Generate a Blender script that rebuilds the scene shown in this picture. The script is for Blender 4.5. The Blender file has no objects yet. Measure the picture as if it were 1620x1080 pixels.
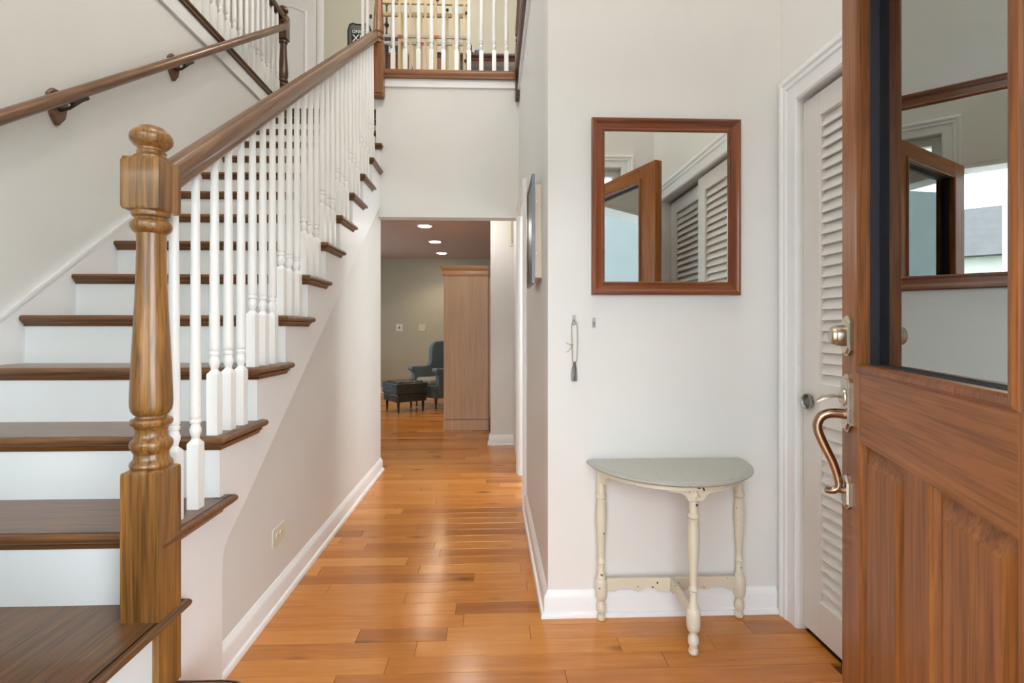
import bpy, bmesh, math, random
from mathutils import Matrix, Vector
R = random.Random(7)
sc = bpy.context.scene
COL = sc.collection

# ------------------------------------------------------------------ camera, world, exposure
H = 1.14
PSI = math.atan(30 / 820)
cam = bpy.data.cameras.new('camera'); co = bpy.data.objects.new('camera', cam); COL.objects.link(co)
co.location = (0, 0, H); co.rotation_euler = (math.radians(90), 0, -PSI)
cam.sensor_width = 36; cam.lens = 36 * 820 / 1620
cam.shift_x = (810 - 806) / 1620; cam.shift_y = -(540 - 521) / 1620
cam.clip_start = 0.02; cam.clip_end = 300
sc.camera = co
sc.view_settings.view_transform = 'Standard'; sc.view_settings.look = 'None'
sc.view_settings.gamma = 1; sc.view_settings.use_curve_mapping = False
sc.view_settings.exposure = 0.66
sc.cycles.use_denoising = True
sc.cycles.max_bounces = 14; sc.cycles.diffuse_bounces = 8; sc.cycles.glossy_bounces = 8
sc.cycles.transparent_max_bounces = 16; sc.cycles.transmission_bounces = 10
sc.cycles.caustics_reflective = False; sc.cycles.caustics_refractive = False
sc.cycles.sample_clamp_indirect = 8
w = bpy.data.worlds.new('overcast_sky'); sc.world = w; w.use_nodes = True
bg = w.node_tree.nodes['Background']; bg.inputs[0].default_value = (.87, .945, 1.0, 1); bg.inputs[1].default_value = 6.8

def portal(name, loc, rot, sx, sy):
    l = bpy.data.lights.new(name, 'AREA'); l.shape = 'RECTANGLE'; l.size = sx; l.size_y = sy
    l.cycles.is_portal = True
    o = bpy.data.objects.new(name, l); o.location = loc; o.rotation_euler = rot; COL.objects.link(o)
Q = math.pi / 2
portal('door_daylight', (.09, .27, 1.03), (Q, 0, math.pi), 1.02, 2.06)
portal('added_entry_window_daylight', (-1.21, .27, 1.62), (Q, 0, math.pi), 1.18, 1.35)  # sampling portal of the added landing window
portal('sidelight_daylight', (.82, .27, 1.35), (Q, 0, math.pi), .26, 1.9)
portal('added_den_window_daylight', (-3.9, 7.4, 1.5), (Q, 0, -Q), 2.2, 1.3)  # sampling portal of the added den window
portal('added_study_window_daylight', (2.5, 3.6, 1.5), (Q, 0, Q), 1.6, 1.3)  # sampling portal of the added side room window
portal('added_stair_window_daylight', (-3.1, 2.6, 4.6), (Q, 0, -Q), 2.2, 1.3)  # sampling portal of the added upstairs window

# ------------------------------------------------------------------ materials
def nodes(name):
    m = bpy.data.materials.new(name); m.use_nodes = True
    nt = m.node_tree; b = nt.nodes['Principled BSDF']
    return m, nt, b
def lnk(nt, a, b): nt.links.new(a, b)
def paint(name, c, rough=.6, var=.03, bump=.02, scale=40, spec=.4):
    m, nt, b = nodes(name)
    tc = nt.nodes.new('ShaderNodeTexCoord'); n = nt.nodes.new('ShaderNodeTexNoise'); n.inputs['Scale'].default_value = 2.3
    n.inputs['Detail'].default_value = 4
    r = nt.nodes.new('ShaderNodeValToRGB')
    r.color_ramp.elements[0].position = .3; r.color_ramp.elements[1].position = .7
    r.color_ramp.elements[0].color = tuple(x * (1 - var) for x in c) + (1,); r.color_ramp.elements[1].color = tuple(min(1, x * (1 + var)) for x in c) + (1,)
    lnk(nt, tc.outputs['Object'], n.inputs['Vector']); lnk(nt, n.outputs['Fac'], r.inputs['Fac']); lnk(nt, r.outputs['Color'], b.inputs['Base Color'])
    b.inputs['Roughness'].default_value = rough; b.inputs['Specular IOR Level'].default_value = spec
    if bump:
        n2 = nt.nodes.new('ShaderNodeTexNoise'); n2.inputs['Scale'].default_value = scale * 6; n2.inputs['Detail'].default_value = 3
        bp = nt.nodes.new('ShaderNodeBump'); bp.inputs['Strength'].default_value = bump; bp.inputs['Distance'].default_value = .01
        lnk(nt, tc.outputs['Object'], n2.inputs['Vector']); lnk(nt, n2.outputs['Fac'], bp.inputs['Height']); lnk(nt, bp.outputs['Normal'], b.inputs['Normal'])
    return m
def wood(name, dark, light, axis='Z', scale=1.0, rough=.4, contrast=.55, coat=0.0, pore=.35, tilt=0):
    m, nt, b = nodes(name)
    tc = nt.nodes.new('ShaderNodeTexCoord'); mp = nt.nodes.new('ShaderNodeMapping')
    s = [38 * scale] * 3; s['XYZ'.index(axis)] = 2.2 * scale; mp.inputs['Scale'].default_value = s
    n = nt.nodes.new('ShaderNodeTexNoise'); n.inputs['Scale'].default_value = 1.0; n.inputs['Detail'].default_value = 7; n.inputs['Distortion'].default_value = .8
    r = nt.nodes.new('ShaderNodeValToRGB'); e = r.color_ramp.elements
    e[0].position = .5 - contrast / 2; e[1].position = .5 + contrast / 2
    e[0].color = dark + (1,); e[1].color = light + (1,)
    mp2 = nt.nodes.new('ShaderNodeMapping'); s2 = [190 * scale] * 3; s2['XYZ'.index(axis)] = 5 * scale; mp2.inputs['Scale'].default_value = s2
    n2 = nt.nodes.new('ShaderNodeTexNoise'); n2.inputs['Detail'].default_value = 2; n2.inputs['Scale'].default_value = 1
    r2 = nt.nodes.new('ShaderNodeValToRGB'); r2.color_ramp.elements[0].position = .35; r2.color_ramp.elements[1].position = .55
    r2.color_ramp.elements[0].color = (1 - pore,) * 3 + (1,); r2.color_ramp.elements[1].color = (1, 1, 1, 1)
    mx = nt.nodes.new('ShaderNodeMix'); mx.data_type = 'RGBA'; mx.blend_type = 'MULTIPLY'; mx.inputs[0].default_value = 1
    src = tc.outputs['Object']
    if tilt:
        vr = nt.nodes.new('ShaderNodeVectorRotate'); vr.rotation_type = 'X_AXIS'; vr.inputs['Angle'].default_value = -tilt; lnk(nt, src, vr.inputs['Vector']); src = vr.outputs[0]
    for q in (mp, mp2): lnk(nt, src, q.inputs['Vector'])
    lnk(nt, mp.outputs[0], n.inputs['Vector']); lnk(nt, mp2.outputs[0], n2.inputs['Vector'])
    lnk(nt, n.outputs['Fac'], r.inputs['Fac']); lnk(nt, n2.outputs['Fac'], r2.inputs['Fac'])
    lnk(nt, r.outputs['Color'], mx.inputs[6]); lnk(nt, r2.outputs['Color'], mx.inputs[7]); lnk(nt, mx.outputs[2], b.inputs['Base Color'])
    bp = nt.nodes.new('ShaderNodeBump'); bp.inputs['Strength'].default_value = .08; bp.inputs['Distance'].default_value = .004
    lnk(nt, n2.outputs['Fac'], bp.inputs['Height']); lnk(nt, bp.outputs['Normal'], b.inputs['Normal'])
    b.inputs['Roughness'].default_value = rough
    if name.startswith('front_door'): b.inputs['Specular IOR Level'].default_value = .25
    if coat: b.inputs['Coat Weight'].default_value = coat; b.inputs['Coat Roughness'].default_value = .12
    return m
def plain(name, c, rough=.5, metal=0, **k):
    m, nt, b = nodes(name)
    tc = nt.nodes.new('ShaderNodeTexCoord'); n = nt.nodes.new('ShaderNodeTexNoise'); n.inputs['Scale'].default_value = 30
    r = nt.nodes.new('ShaderNodeMapRange'); r.inputs[3].default_value = max(0, rough - .05); r.inputs[4].default_value = rough + .05
    lnk(nt, tc.outputs['Object'], n.inputs['Vector']); lnk(nt, n.outputs['Fac'], r.inputs[0]); lnk(nt, r.outputs[0], b.inputs['Roughness'])
    b.inputs['Base Color'].default_value = c + (1,); b.inputs['Metallic'].default_value = metal
    return m
M = {}
M['wall'] = paint('wall_paint', (.69, .69, .675), .55, .02)
M['wallin'] = paint('entry_wall_paint', (.73, .72, .70), .5, .02)
M['upper'] = paint('upstairs_wall_paint', (.57, .56, .47), .6, .02)
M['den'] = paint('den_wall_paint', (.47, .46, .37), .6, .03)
M['ceil'] = paint('ceiling_paint', (.74, .72, .69), .7, .02)
M['denceil_shaded'] = paint('den_ceiling_painted_shade', (.52, .41, .37), .7, .02)  # pinkish brown puts the dim light and wood bounce into the colour
M['white'] = paint('white_trim_paint', (.80, .81, .82), .35, .015, .008)
M['riser'] = paint('white_riser_paint', (.78, .81, .82), .3, .02, .01)
M['balus'] = paint('white_baluster_paint', (.84, .84, .83), .3, .01, 0)
M['closet'] = paint('closet_door_paint', (.70, .67, .635), .4, .015, .006)
M['oak'] = wood('oak_newel_wood', (.115, .046, .011), (.37, .172, .042), 'Z', 1, .33, .5, .3, .45)
M['oakx'] = wood('oak_tread_wood', (.085, .033, .010), (.22, .092, .026), 'X', 1, .36, .6, .25)
M['oaky'] = wood('oak_landing_wood', (.085, .038, .014), (.22, .105, .036), 'Y', 1, .36, .5, .25, .5)
M['rail'] = wood('oak_rail_wood', (.10, .044, .017), (.235, .112, .046), 'Y', 1, .32, .6, .3, .35, math.atan(.7196))
M['oaku'] = wood('oak_balcony_wood', (.16, .055, .014), (.34, .14, .042), 'X', 1, .35, .6, .2)
M['oakuz'] = wood('oak_balcony_newel_wood', (.15, .055, .014), (.32, .135, .04), 'Z', 1, .35, .6, .2)
M['dark'] = wood('dark_oak_wood', (.05, .02, .009), (.13, .052, .02), 'Z', 1, .3, .6, .3)
M['darky'] = wood('dark_oak_cap_wood', (.055, .022, .009), (.14, .055, .02), 'Y', 1, .3, .6, .3)
M['door'] = wood('front_door_wood_upright', (.20, .062, .014), (.43, .158, .038), 'Z', 1, .42, .6, 0, .35)
M['doorx'] = wood('front_door_wood_rail', (.20, .062, .014), (.43, .158, .038), 'X', .8, .42, .6, 0, .35)
M['molding'] = wood('front_door_molding_wood', (.15, .046, .012), (.33, .115, .030), 'Z', 1.2, .4, .6, 0, .35)
M['frame'] = wood('mirror_frame_wood', (.115, .026, .008), (.30, .085, .022), 'X', .6, .3, .5, .4, .25)
M['framez'] = wood('mirror_frame_wood_upright', (.115, .026, .008), (.30, .085, .022), 'Z', .6, .3, .5, .4, .25)
M['arm'] = wood('armoire_side_wood', (.58, .37, .22), (.74, .53, .35), 'Z', .5, .4, .8, .1, .12)
M['armx'] = wood('armoire_trim_wood', (.42, .20, .08), (.68, .38, .17), 'X', .6, .35, .6, .2, .2)
M['cherry'] = wood('cherry_dresser_wood', (.045, .011, .007), (.13, .03, .015), 'X', .8, .3, .6, .3)
M['pine'] = wood('pine_gate_wood', (.66, .50, .29), (.80, .65, .42), 'Z', .8, .5, .6, 0, .1)
M['redwood'] = wood('reddish_box_wood', (.20, .07, .025), (.34, .13, .05), 'Z', .8, .4, .6)
M['canvas'] = paint('cream_box_paint', (.70, .60, .48), .6, .03)
M['nickel'] = plain('satin_nickel_metal', (.52, .45, .36), .28, 1)
M['bronze'] = plain('brushed_bronze_metal', (.40, .26, .17), .25, 1)
M['pull'] = plain('pull_cup_metal', (.36, .35, .33), .35, 1)
M['iron'] = plain('dark_bracket_metal', (.05, .04, .035), .4, .8)
M['black'] = plain('black_plastic', (.012, .012, .013), .4)
M['spacer'] = plain('dark_glazing_strip', (.02, .018, .026), .75)
M['slate'] = plain('slate_frame_lacquer', (.22, .25, .29), .35)
M['print'] = paint('dark_print_paper', (.05, .055, .055), .3, .5, 0)
M['ivory'] = plain('ivory_plastic', (.66, .645, .52), .4)
M['grey'] = plain('grey_plastic', (.16, .17, .17), .6)
M['pinkpole'] = plain('beige_plastic', (.5, .4, .34), .5)
M['bluebox'] = plain('dark_teal_card', (.035, .07, .085), .6)
M['label'] = plain('white_print', (.8, .82, .82), .5)
M['orange'] = plain('orange_plastic', (.6, .12, .02), .4)
M['bar'] = plain('grey_gate_bar', (.5, .45, .4), .4)
M['bluecup'] = plain('blue_ceramic', (.06, .08, .2), .3)
M['clay'] = plain('terracotta_clay', (.36, .14, .08), .6)
M['leather'] = plain('black_green_leather', (.022, .03, .028), .26)
M['fabric'] = paint('blue_grey_upholstery', (.11, .155, .175), .85, .12, .15, 60)
M['seat'] = paint('taupe_seat_upholstery', (.27, .24, .21), .85, .08, .1, 60)
M['cord'] = plain('beige_cord', (.42, .38, .30), .7)
M['wire'] = plain('silver_wire', (.35, .35, .36), .3, .9)
M['porch'] = paint('porch_concrete', (.45, .44, .42), .8, .06, .1)
M['lawn'] = paint('lawn_green', (.085, .125, .05), .9, .3, .3)
M['siding'] = paint('neighbour_siding', (.55, .56, .56), .7, .04)
M['wing'] = paint('added_wing_siding_paint', (.19, .22, .24), .7, .04)  # siding of the added wing, dark so its reflection reads grey
M['rooft'] = paint('neighbour_roof', (.10, .10, .11), .8, .1)

def glassmat(name, tint=(.93, .98, .95), rough=0.0, ior=1.5):
    m = bpy.data.materials.new(name); m.use_nodes = True; nt = m.node_tree
    nt.nodes.remove(nt.nodes['Principled BSDF']); out = nt.nodes['Material Output']
    t = nt.nodes.new('ShaderNodeBsdfTransparent'); t.inputs[0].default_value = tint + (1,)
    g = nt.nodes.new('ShaderNodeBsdfGlossy'); g.inputs['Roughness'].default_value = rough; g.inputs['Color'].default_value = (.94, .98, .95, 1)
    f = nt.nodes.new('ShaderNodeFresnel'); f.inputs['IOR'].default_value = ior
    mx = nt.nodes.new('ShaderNodeMixShader')
    lnk(nt, f.outputs[0], mx.inputs[0]); lnk(nt, t.outputs[0], mx.inputs[1]); lnk(nt, g.outputs[0], mx.inputs[2]); lnk(nt, mx.outputs[0], out.inputs[0])
    return m
M['glass'] = glassmat('door_glass', (.93, .98, .95), 0.0, 6.0); M['pane'] = glassmat('window_glass', (.97, .99, .98)); M['clear'] = glassmat('clear_plastic', (.93, .94, .94), .1, 1.35)
m, nt, b = nodes('silvered_mirror'); b.inputs['Base Color'].default_value = (.90, .91, .87, 1); b.inputs['Metallic'].default_value = 1; b.inputs['Roughness'].default_value = 0.005
M['mirror'] = m
def emis(name, c, s):
    m, nt, b = nodes(name); b.inputs['Base Color'].default_value = c + (1,); b.inputs['Emission Color'].default_value = c + (1,); b.inputs['Emission Strength'].default_value = s
    return m
M['bulb'] = emis('warm_downlight', (1, .86, .66), 30)

# floor boards: tone attribute per plank, long grain, sparse knots
def plankmat():
    m, nt, b = nodes('oak_floor_plank')
    at = nt.nodes.new('ShaderNodeAttribute'); at.attribute_name = 'tone'
    tc = nt.nodes.new('ShaderNodeTexCoord')
    cmb = nt.nodes.new('ShaderNodeCombineXYZ'); ml = nt.nodes.new('ShaderNodeMath'); ml.operation = 'MULTIPLY'; ml.inputs[1].default_value = 37.0
    lnk(nt, at.outputs['Fac'], ml.inputs[0]); lnk(nt, ml.outputs[0], cmb.inputs[0]); lnk(nt, ml.outputs[0], cmb.inputs[2])
    ad = nt.nodes.new('ShaderNodeVectorMath'); ad.operation = 'ADD'; lnk(nt, tc.outputs['Object'], ad.inputs[0]); lnk(nt, cmb.outputs[0], ad.inputs[1])
    mp = nt.nodes.new('ShaderNodeMapping'); mp.inputs['Scale'].default_value = (1.8, 26, 1); lnk(nt, ad.outputs[0], mp.inputs['Vector'])
    n = nt.nodes.new('ShaderNodeTexNoise'); n.inputs['Scale'].default_value = 1.4; n.inputs['Detail'].default_value = 7; n.inputs['Distortion'].default_value = 1.2
    lnk(nt, mp.outputs[0], n.inputs['Vector'])
    r = nt.nodes.new('ShaderNodeValToRGB'); e = r.color_ramp.elements
    e[0].position = .0; e[0].color = (.23, .066, .011, 1); e[1].position = 1; e[1].color = (.68, .31, .075, 1)
    x = e.new(.5); x.color = (.50, .182, .030, 1)
    mx0 = nt.nodes.new('ShaderNodeMath'); mx0.operation = 'MULTIPLY_ADD'; mx0.inputs[1].default_value = .55; lnk(nt, n.outputs['Fac'], mx0.inputs[0])
    t2 = nt.nodes.new('ShaderNodeMath'); t2.operation = 'MULTIPLY_ADD'; t2.inputs[1].default_value = .62; t2.inputs[2].default_value = -.06; lnk(nt, at.outputs['Fac'], t2.inputs[0]); lnk(nt, t2.outputs[0], mx0.inputs[2])
    lnk(nt, mx0.outputs[0], r.inputs['Fac'])
    mk = nt.nodes.new('ShaderNodeMapping'); mk.inputs['Scale'].default_value = (2.2, 6.0, 1); lnk(nt, ad.outputs[0], mk.inputs['Vector'])
    v = nt.nodes.new('ShaderNodeTexVoronoi'); v.inputs['Scale'].default_value = 1.0; lnk(nt, mk.outputs[0], v.inputs['Vector'])
    rk = nt.nodes.new('ShaderNodeValToRGB'); rk.color_ramp.elements[0].position = .03; rk.color_ramp.elements[0].color = (.22, .17, .15, 1); rk.color_ramp.elements[1].position = .16; rk.color_ramp.elements[1].color = (1, 1, 1, 1)
    lnk(nt, v.outputs['Distance'], rk.inputs['Fac'])
    mx = nt.nodes.new('ShaderNodeMix'); mx.data_type = 'RGBA'; mx.blend_type = 'MULTIPLY'; mx.inputs[0].default_value = .75
    lnk(nt, r.outputs['Color'], mx.inputs[6]); lnk(nt, rk.outputs['Color'], mx.inputs[7]); lnk(nt, mx.outputs[2], b.inputs['Base Color'])
    bp = nt.nodes.new('ShaderNodeBump'); bp.inputs['Strength'].default_value = .05; bp.inputs['Distance'].default_value = .004
    lnk(nt, n.outputs['Fac'], bp.inputs['Height']); lnk(nt, bp.outputs['Normal'], b.inputs['Normal'])
    b.inputs['Roughness'].default_value = .19; b.inputs['Specular IOR Level'].default_value = .6
    return m
M['plank'] = plankmat()
# chipped cream paint for the table
def chipped(name, c, chip):
    m, nt, b = nodes(name)
    tc = nt.nodes.new('ShaderNodeTexCoord'); n = nt.nodes.new('ShaderNodeTexNoise'); n.inputs['Scale'].default_value = 58; n.inputs['Detail'].default_value = 2.5
    r = nt.nodes.new('ShaderNodeValToRGB'); e = r.color_ramp.elements; e[0].position = .685; e[0].color = c + (1,); e[1].position = .70; e[1].color = chip + (1,)
    n2 = nt.nodes.new('ShaderNodeTexNoise'); n2.inputs['Scale'].default_value = 5
    mx = nt.nodes.new('ShaderNodeMix'); mx.data_type = 'RGBA'; mx.blend_type = 'MULTIPLY'; mx.inputs[0].default_value = .12
    lnk(nt, tc.outputs['Object'], n.inputs['Vector']); lnk(nt, tc.outputs['Object'], n2.inputs['Vector']); lnk(nt, n.outputs['Fac'], r.inputs['Fac'])
    lnk(nt, r.outputs['Color'], mx.inputs[6]); lnk(nt, n2.outputs['Color'], mx.inputs[7]); lnk(nt, mx.outputs[2], b.inputs['Base Color'])
    b.inputs['Roughness'].default_value = .42
    return m
M['cream'] = chipped('cream_chipped_paint', (.72, .66, .53), (.07, .03, .02))
M['sage'] = chipped('sage_grey_tabletop_paint', (.43, .43, .385), (.33, .31, .27))

# ------------------------------------------------------------------ mesh helpers
class B:
    def __init__(s): s.v = []; s.f = []
    def add(s, vs, fs):
        n = len(s.v); s.v += [tuple(v) for v in vs]; s.f += [tuple(i + n for i in f) for f in fs]; return s
    def box(s, x0, x1, y0, y1, z0, z1):
        x0, x1 = sorted((x0, x1)); y0, y1 = sorted((y0, y1)); z0, z1 = sorted((z0, z1))
        return s.add([(x0, y0, z0), (x1, y0, z0), (x1, y1, z0), (x0, y1, z0), (x0, y0, z1), (x1, y0, z1), (x1, y1, z1), (x0, y1, z1)],
                     [(0, 3, 2, 1), (4, 5, 6, 7), (0, 1, 5, 4), (1, 2, 6, 5), (2, 3, 7, 6), (3, 0, 4, 7)])
    def prism(s, poly, ax, a0, a1):
        # poly in the two other axes (in order), extruded along ax
        def P(p, a): return {'X': (a, p[0], p[1]), 'Y': (p[0], a, p[1]), 'Z': (p[0], p[1], a)}[ax]
        n = len(poly); vs = [P(p, a0) for p in poly] + [P(p, a1) for p in poly]
        return s.add(vs, [tuple(range(n))[::-1], tuple(range(n, 2 * n))] + [(i, (i + 1) % n, n + (i + 1) % n, n + i) for i in range(n)])
    def lathe(s, c, prof, seg=20, sq=None):
        # prof: (z, r[, squareness flag]) ; rings bottom to top
        n0 = len(s.v); k = 0
        for p in prof:
            z, r = p[0], p[1]
            for i in range(seg):
                a = 2 * math.pi * i / seg
                if len(p) > 2 and p[2]:
                    m_ = max(abs(math.cos(a)), abs(math.sin(a))); q = r / m_
                else: q = r
                s.v.append((c[0] + q * math.cos(a), c[1] + q * math.sin(a), c[2] + z))
            k += 1
        for j in range(k - 1):
            for i in range(seg):
                a = n0 + j * seg + i; b_ = n0 + j * seg + (i + 1) % seg
                s.f.append((a, b_, b_ + seg, a + seg))
        s.f.append(tuple(range(n0, n0 + seg))[::-1]); s.f.append(tuple(range(n0 + (k - 1) * seg, n0 + k * seg)))
        return s
    def tube(s, pts, r, seg=10, cap=True, prof=None):
        pts = [Vector(p) for p in pts]; n0 = len(s.v); up = Vector((0, 0, 1)); k = len(pts); side0 = None
        for j, p in enumerate(pts):
            t = (pts[min(j + 1, k - 1)] - pts[max(j - 1, 0)]).normalized()
            if side0 is None:
                side0 = t.cross(up) if abs(t.z) < .95 else t.cross(Vector((1, 0, 0)))
            sd = (side0 - t * side0.dot(t)).normalized(); side0 = sd; u = sd.cross(t)
            rr = r[j] if isinstance(r, (list, tuple)) else r
            for i in range(seg):
                a = 2 * math.pi * i / seg
                if prof: q = prof[i]; s.v.append(tuple(p + sd * q[0] + u * q[1]))
                else: s.v.append(tuple(p + sd * rr * math.cos(a) + u * rr * math.sin(a)))
        for j in range(k - 1):
            for i in range(seg):
                a = n0 + j * seg + i; b_ = n0 + j * seg + (i + 1) % seg
                s.f.append((a, b_, b_ + seg, a + seg))
        if cap: s.f.append(tuple(range(n0, n0 + seg))[::-1]); s.f.append(tuple(range(n0 + (k - 1) * seg, n0 + k * seg)))
        return s
    def sweep(s, path, prof, mapf, closed=False, capends=True, profclosed=True):
        n = len(path); P = [Vector((p[0], p[1])) for p in path]; n0 = len(s.v); m_ = len(prof)
        for j in range(n):
            a = P[j - 1] if (j > 0 or closed) else None; c = P[(j + 1) % n] if (j < n - 1 or closed) else None
            ns = []
            if a is not None: d = (P[j] - a).normalized(); ns.append(Vector((d.y, -d.x)))
            if c is not None: d = (c - P[j]).normalized(); ns.append(Vector((d.y, -d.x)))
            mm = ns[0] if len(ns) == 1 else (ns[0] + ns[1]) / max(.15, 1 + ns[0].dot(ns[1]))
            for o, wv in prof:
                q = P[j] + mm * o; s.v.append(tuple(mapf(q.x, q.y, wv)))
        for j in range(n if closed else n - 1):
            for i in range(m_ if profclosed else m_ - 1):
                a = n0 + j * m_ + i; b_ = n0 + j * m_ + (i + 1) % m_; c = n0 + ((j + 1) % n) * m_ + i; d = n0 + ((j + 1) % n) * m_ + (i + 1) % m_
                s.f.append((a, c, d, b_))
        if capends and not closed: s.f.append(tuple(range(n0, n0 + m_))); s.f.append(tuple(range(n0 + (n - 1) * m_, n0 + n * m_))[::-1])
        return s
    def xf(s, mat):
        s.v = [tuple(mat @ Vector(v)) for v in s.v]; return s
XY = lambda u, v, wv: (u, v, wv)
def build(name, b, mat, parent=None, smooth=None, bev=0, local=False, label=None):
    me = bpy.data.meshes.new(name); me.from_pydata(b.v, [], b.f)
    bm = bmesh.new(); bm.from_mesh(me); bmesh.ops.recalc_face_normals(bm, faces=bm.faces); bm.to_mesh(me); bm.free()
    me.materials.append(mat)
    o = bpy.data.objects.new(name, me); COL.objects.link(o)
    if smooth is not None:
        for p in me.polygons: p.use_smooth = True
        me.set_sharp_from_angle(angle=math.radians(smooth))
    if bev:
        md = o.modifiers.new('edge', 'BEVEL'); md.width = bev; md.segments = 2; md.limit_method = 'ANGLE'; md.angle_limit = math.radians(40)
    if parent is not None: attach(o, parent, local)
    if label: o['label'] = label
    return o
def attach(o, parent, local=False):
    o.parent = parent
    if not local:
        mw = parent.matrix_basis.copy(); p = parent
        while p.parent is not None:
            mw = p.parent.matrix_basis @ p.matrix_parent_inverse @ mw; p = p.parent
        o.matrix_parent_inverse = mw.inverted()
def tag(o, label=None, cat=None, group=None, kind=None):
    if label: o['label'] = label
    if cat: o['category'] = cat
    if group: o['group'] = group
    if kind: o['kind'] = kind
    return o
def thing(name, label, cat, loc=(0, 0, 0), rz=0, group=None, kind=None):
    o = bpy.data.objects.new(name, None); COL.objects.link(o); o.empty_display_size = .05
    o.location = loc; o.rotation_euler = (0, 0, rz); return tag(o, label, cat, group, kind)
def struct(name, b, mat, label, cat, **k):
    return tag(build(name, b, mat, **k), label, cat, None, 'structure')

# ------------------------------------------------------------------ stair constants
RISE = .2; RUN = .268; XN = -.847; XS = -.870; XW = -.893; XL = -1.955; XSK = -1.94
def YN(k): return 1.401 + RUN * (k - 3)          # nosing front of tread k
F2 = 3.2; YB = 4.13; CEIL = 5.65; XR = 1.178; YF = 2.064; XH = .229; YE = .40
# ------------------------------------------------------------------ floor, planks
fl = struct('floor', B().box(-4, 2.5, .25, 9.5, -.06, -.011), M['oaky'], 'oak strip floor running from the entry through the hallway to the den', 'floor')
def plank_rows():
    out = []; y = .402; W = .0885
    while y < 9.4:
        x0 = (-.92 if y < 4.2 else -2.35) ; x1 = 1.2 if y < YF else (.26 if y < 3.28 else (.6 if y < 5.1 else (.05 if y < 5.2 else 1.0)))
        x = x0 - R.uniform(0, .7)
        while x < x1:
            L = R.choice((.34, .48, .6, .75, .9, 1.05, 1.25)) * R.uniform(.9, 1.1)
            a, b_ = max(x, x0), min(x + L, x1)
            if b_ - a > .05: out.append((a, b_, y, y + W))
            x += L
        y += W
    return out
def plank_geo(a, b_, y0, y1, z):
    g = .0006; c = .0010
    v = [(a + g, y0 + g, -.011), (b_ - g, y0 + g, -.011), (b_ - g, y1 - g, -.011), (a + g, y1 - g, -.011),
         (a + g, y0 + g, z - c), (b_ - g, y0 + g, z - c), (b_ - g, y1 - g, z - c), (a + g, y1 - g, z - c),
         (a + g + c, y0 + g + c, z), (b_ - g - c, y0 + g + c, z), (b_ - g - c, y1 - g - c, z), (a + g + c, y1 - g - c, z)]
    f = [(8, 9, 10, 11)] + [(i, (i + 1) % 4, 4 + (i + 1) % 4, 4 + i) for i in range(4)] + [(4 + i, 4 + (i + 1) % 4, 8 + (i + 1) % 4, 8 + i) for i in range(4)]
    return v, f
rest = B(); rest_t = []; npk = 0
for (a, b_, y0, y1) in plank_rows():
    t = min(1, max(0, R.gauss(.5, .22))); v, f = plank_geo(a, b_, y0, y1, R.uniform(-.0004, .0))
    if 1.1 < y0 < 5.0 and npk < 298 and b_ > -.9 and not (y0 < YF - .05 and a > 1.19):
        npk += 1
        o = build('plank', B().add(v, f), M['plank'], fl); at = o.data.attributes.new('tone', 'FLOAT', 'POINT')
        for q in range(len(v)): at.data[q].value = t
    else:
        rest.add(v, f); rest_t += [t] * len(v)
o = build('plank_field', rest, M['plank'], fl); o['kind'] = 'stuff'; at = o.data.attributes.new('tone', 'FLOAT', 'POINT')
for q, t in enumerate(rest_t): at.data[q].value = t
# ------------------------------------------------------------------ walls
def wall_holes(axis, a0, a1, c0, c1, z0, z1, holes):
    # wall slab: axis 'X' runs along X (thickness c in Y), 'Y' runs along Y (thickness c in X); holes (h0,h1,hz0,hz1)
    b = B(); cuts = sorted({a0, a1} | {h for q in holes for h in q[:2]})
    def bx(p, q, r, s):
        if q - p < 1e-6 or s - r < 1e-6: return
        b.box(p, q, c0, c1, r, s) if axis == 'X' else b.box(c0, c1, p, q, r, s)
    for p, q in zip(cuts, cuts[1:]):
        mid = (p + q) / 2; hs = sorted([(h[2], h[3]) for h in holes if h[0] < mid < h[1]]); z = z0
        for h0, h1 in hs: bx(p, q, z, h0); z = h1
        bx(p, q, z, z1)
    return b
struct('wall_entry_right', wall_holes('X', XH, XR + .12, YF, YF + .12, 0, CEIL, []), M['wallin'], 'pale entry wall behind the mirror and half-moon table', 'wall')
struct('wall_hall_right', wall_holes('Y', YF + .12, 5.13, XH, XH + .12, 0, 3.12, [(3.355, 4.05, 0, 2.03)]), M['wall'], 'long right wall of the hallway with the framed picture', 'wall')
struct('wall_hall_left', B().prism([(1.70, 0), (4.25, 0), (4.25, 2.05), (4.18, 2.26), (1.70, .47)], 'X', XW - .10, XW), M['wall'], 'greige wall under the stairs along the hallway', 'wall')
struct('wall_balcony', B().box(XW - .01, XH, YB, YB + .12, 2.03, 3.12).box(-2.1, XW - .01, YB + .0, YB + .12, 0, 2.2).box(-4, -2.1, YB, YB + .12, 0, 2.42).box(XW - .01, XW + .1, YB + .12, 4.9, 2.42, 3.12), M['wall'], 'wall panel above the hallway opening, under the balcony', 'wall')
struct('wall_stair_left', B().box(XL - .15, XL, .40, YB, 0, 3.1).box(XL - .15, XL, YB, 5.0, 2.2, 3.1), M['wall'], 'tall wall on the left of the stairs behind the wall handrail', 'wall')
struct('wall_closet_right', wall_holes('Y', .40, YF, XR, XR + .12, 0, CEIL, [(.60, 1.935, 0, 2.017)]), M['wallin'], 'right entry wall holding the louvered closet', 'wall')
struct('wall_closet_back', B().box(1.95, 2.0, .4, YF + .1, 0, 2.4).box(XR + .12, 1.95, .40, .44, 0, 2.4).box(XR + .12, 1.95, YF - .04, YF, 0, 2.4).box(XR + .12, 1.95, .4, YF, 2.3, 2.4), M['wall'], 'inside of the closet behind the louvered doors', 'wall')
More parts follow.
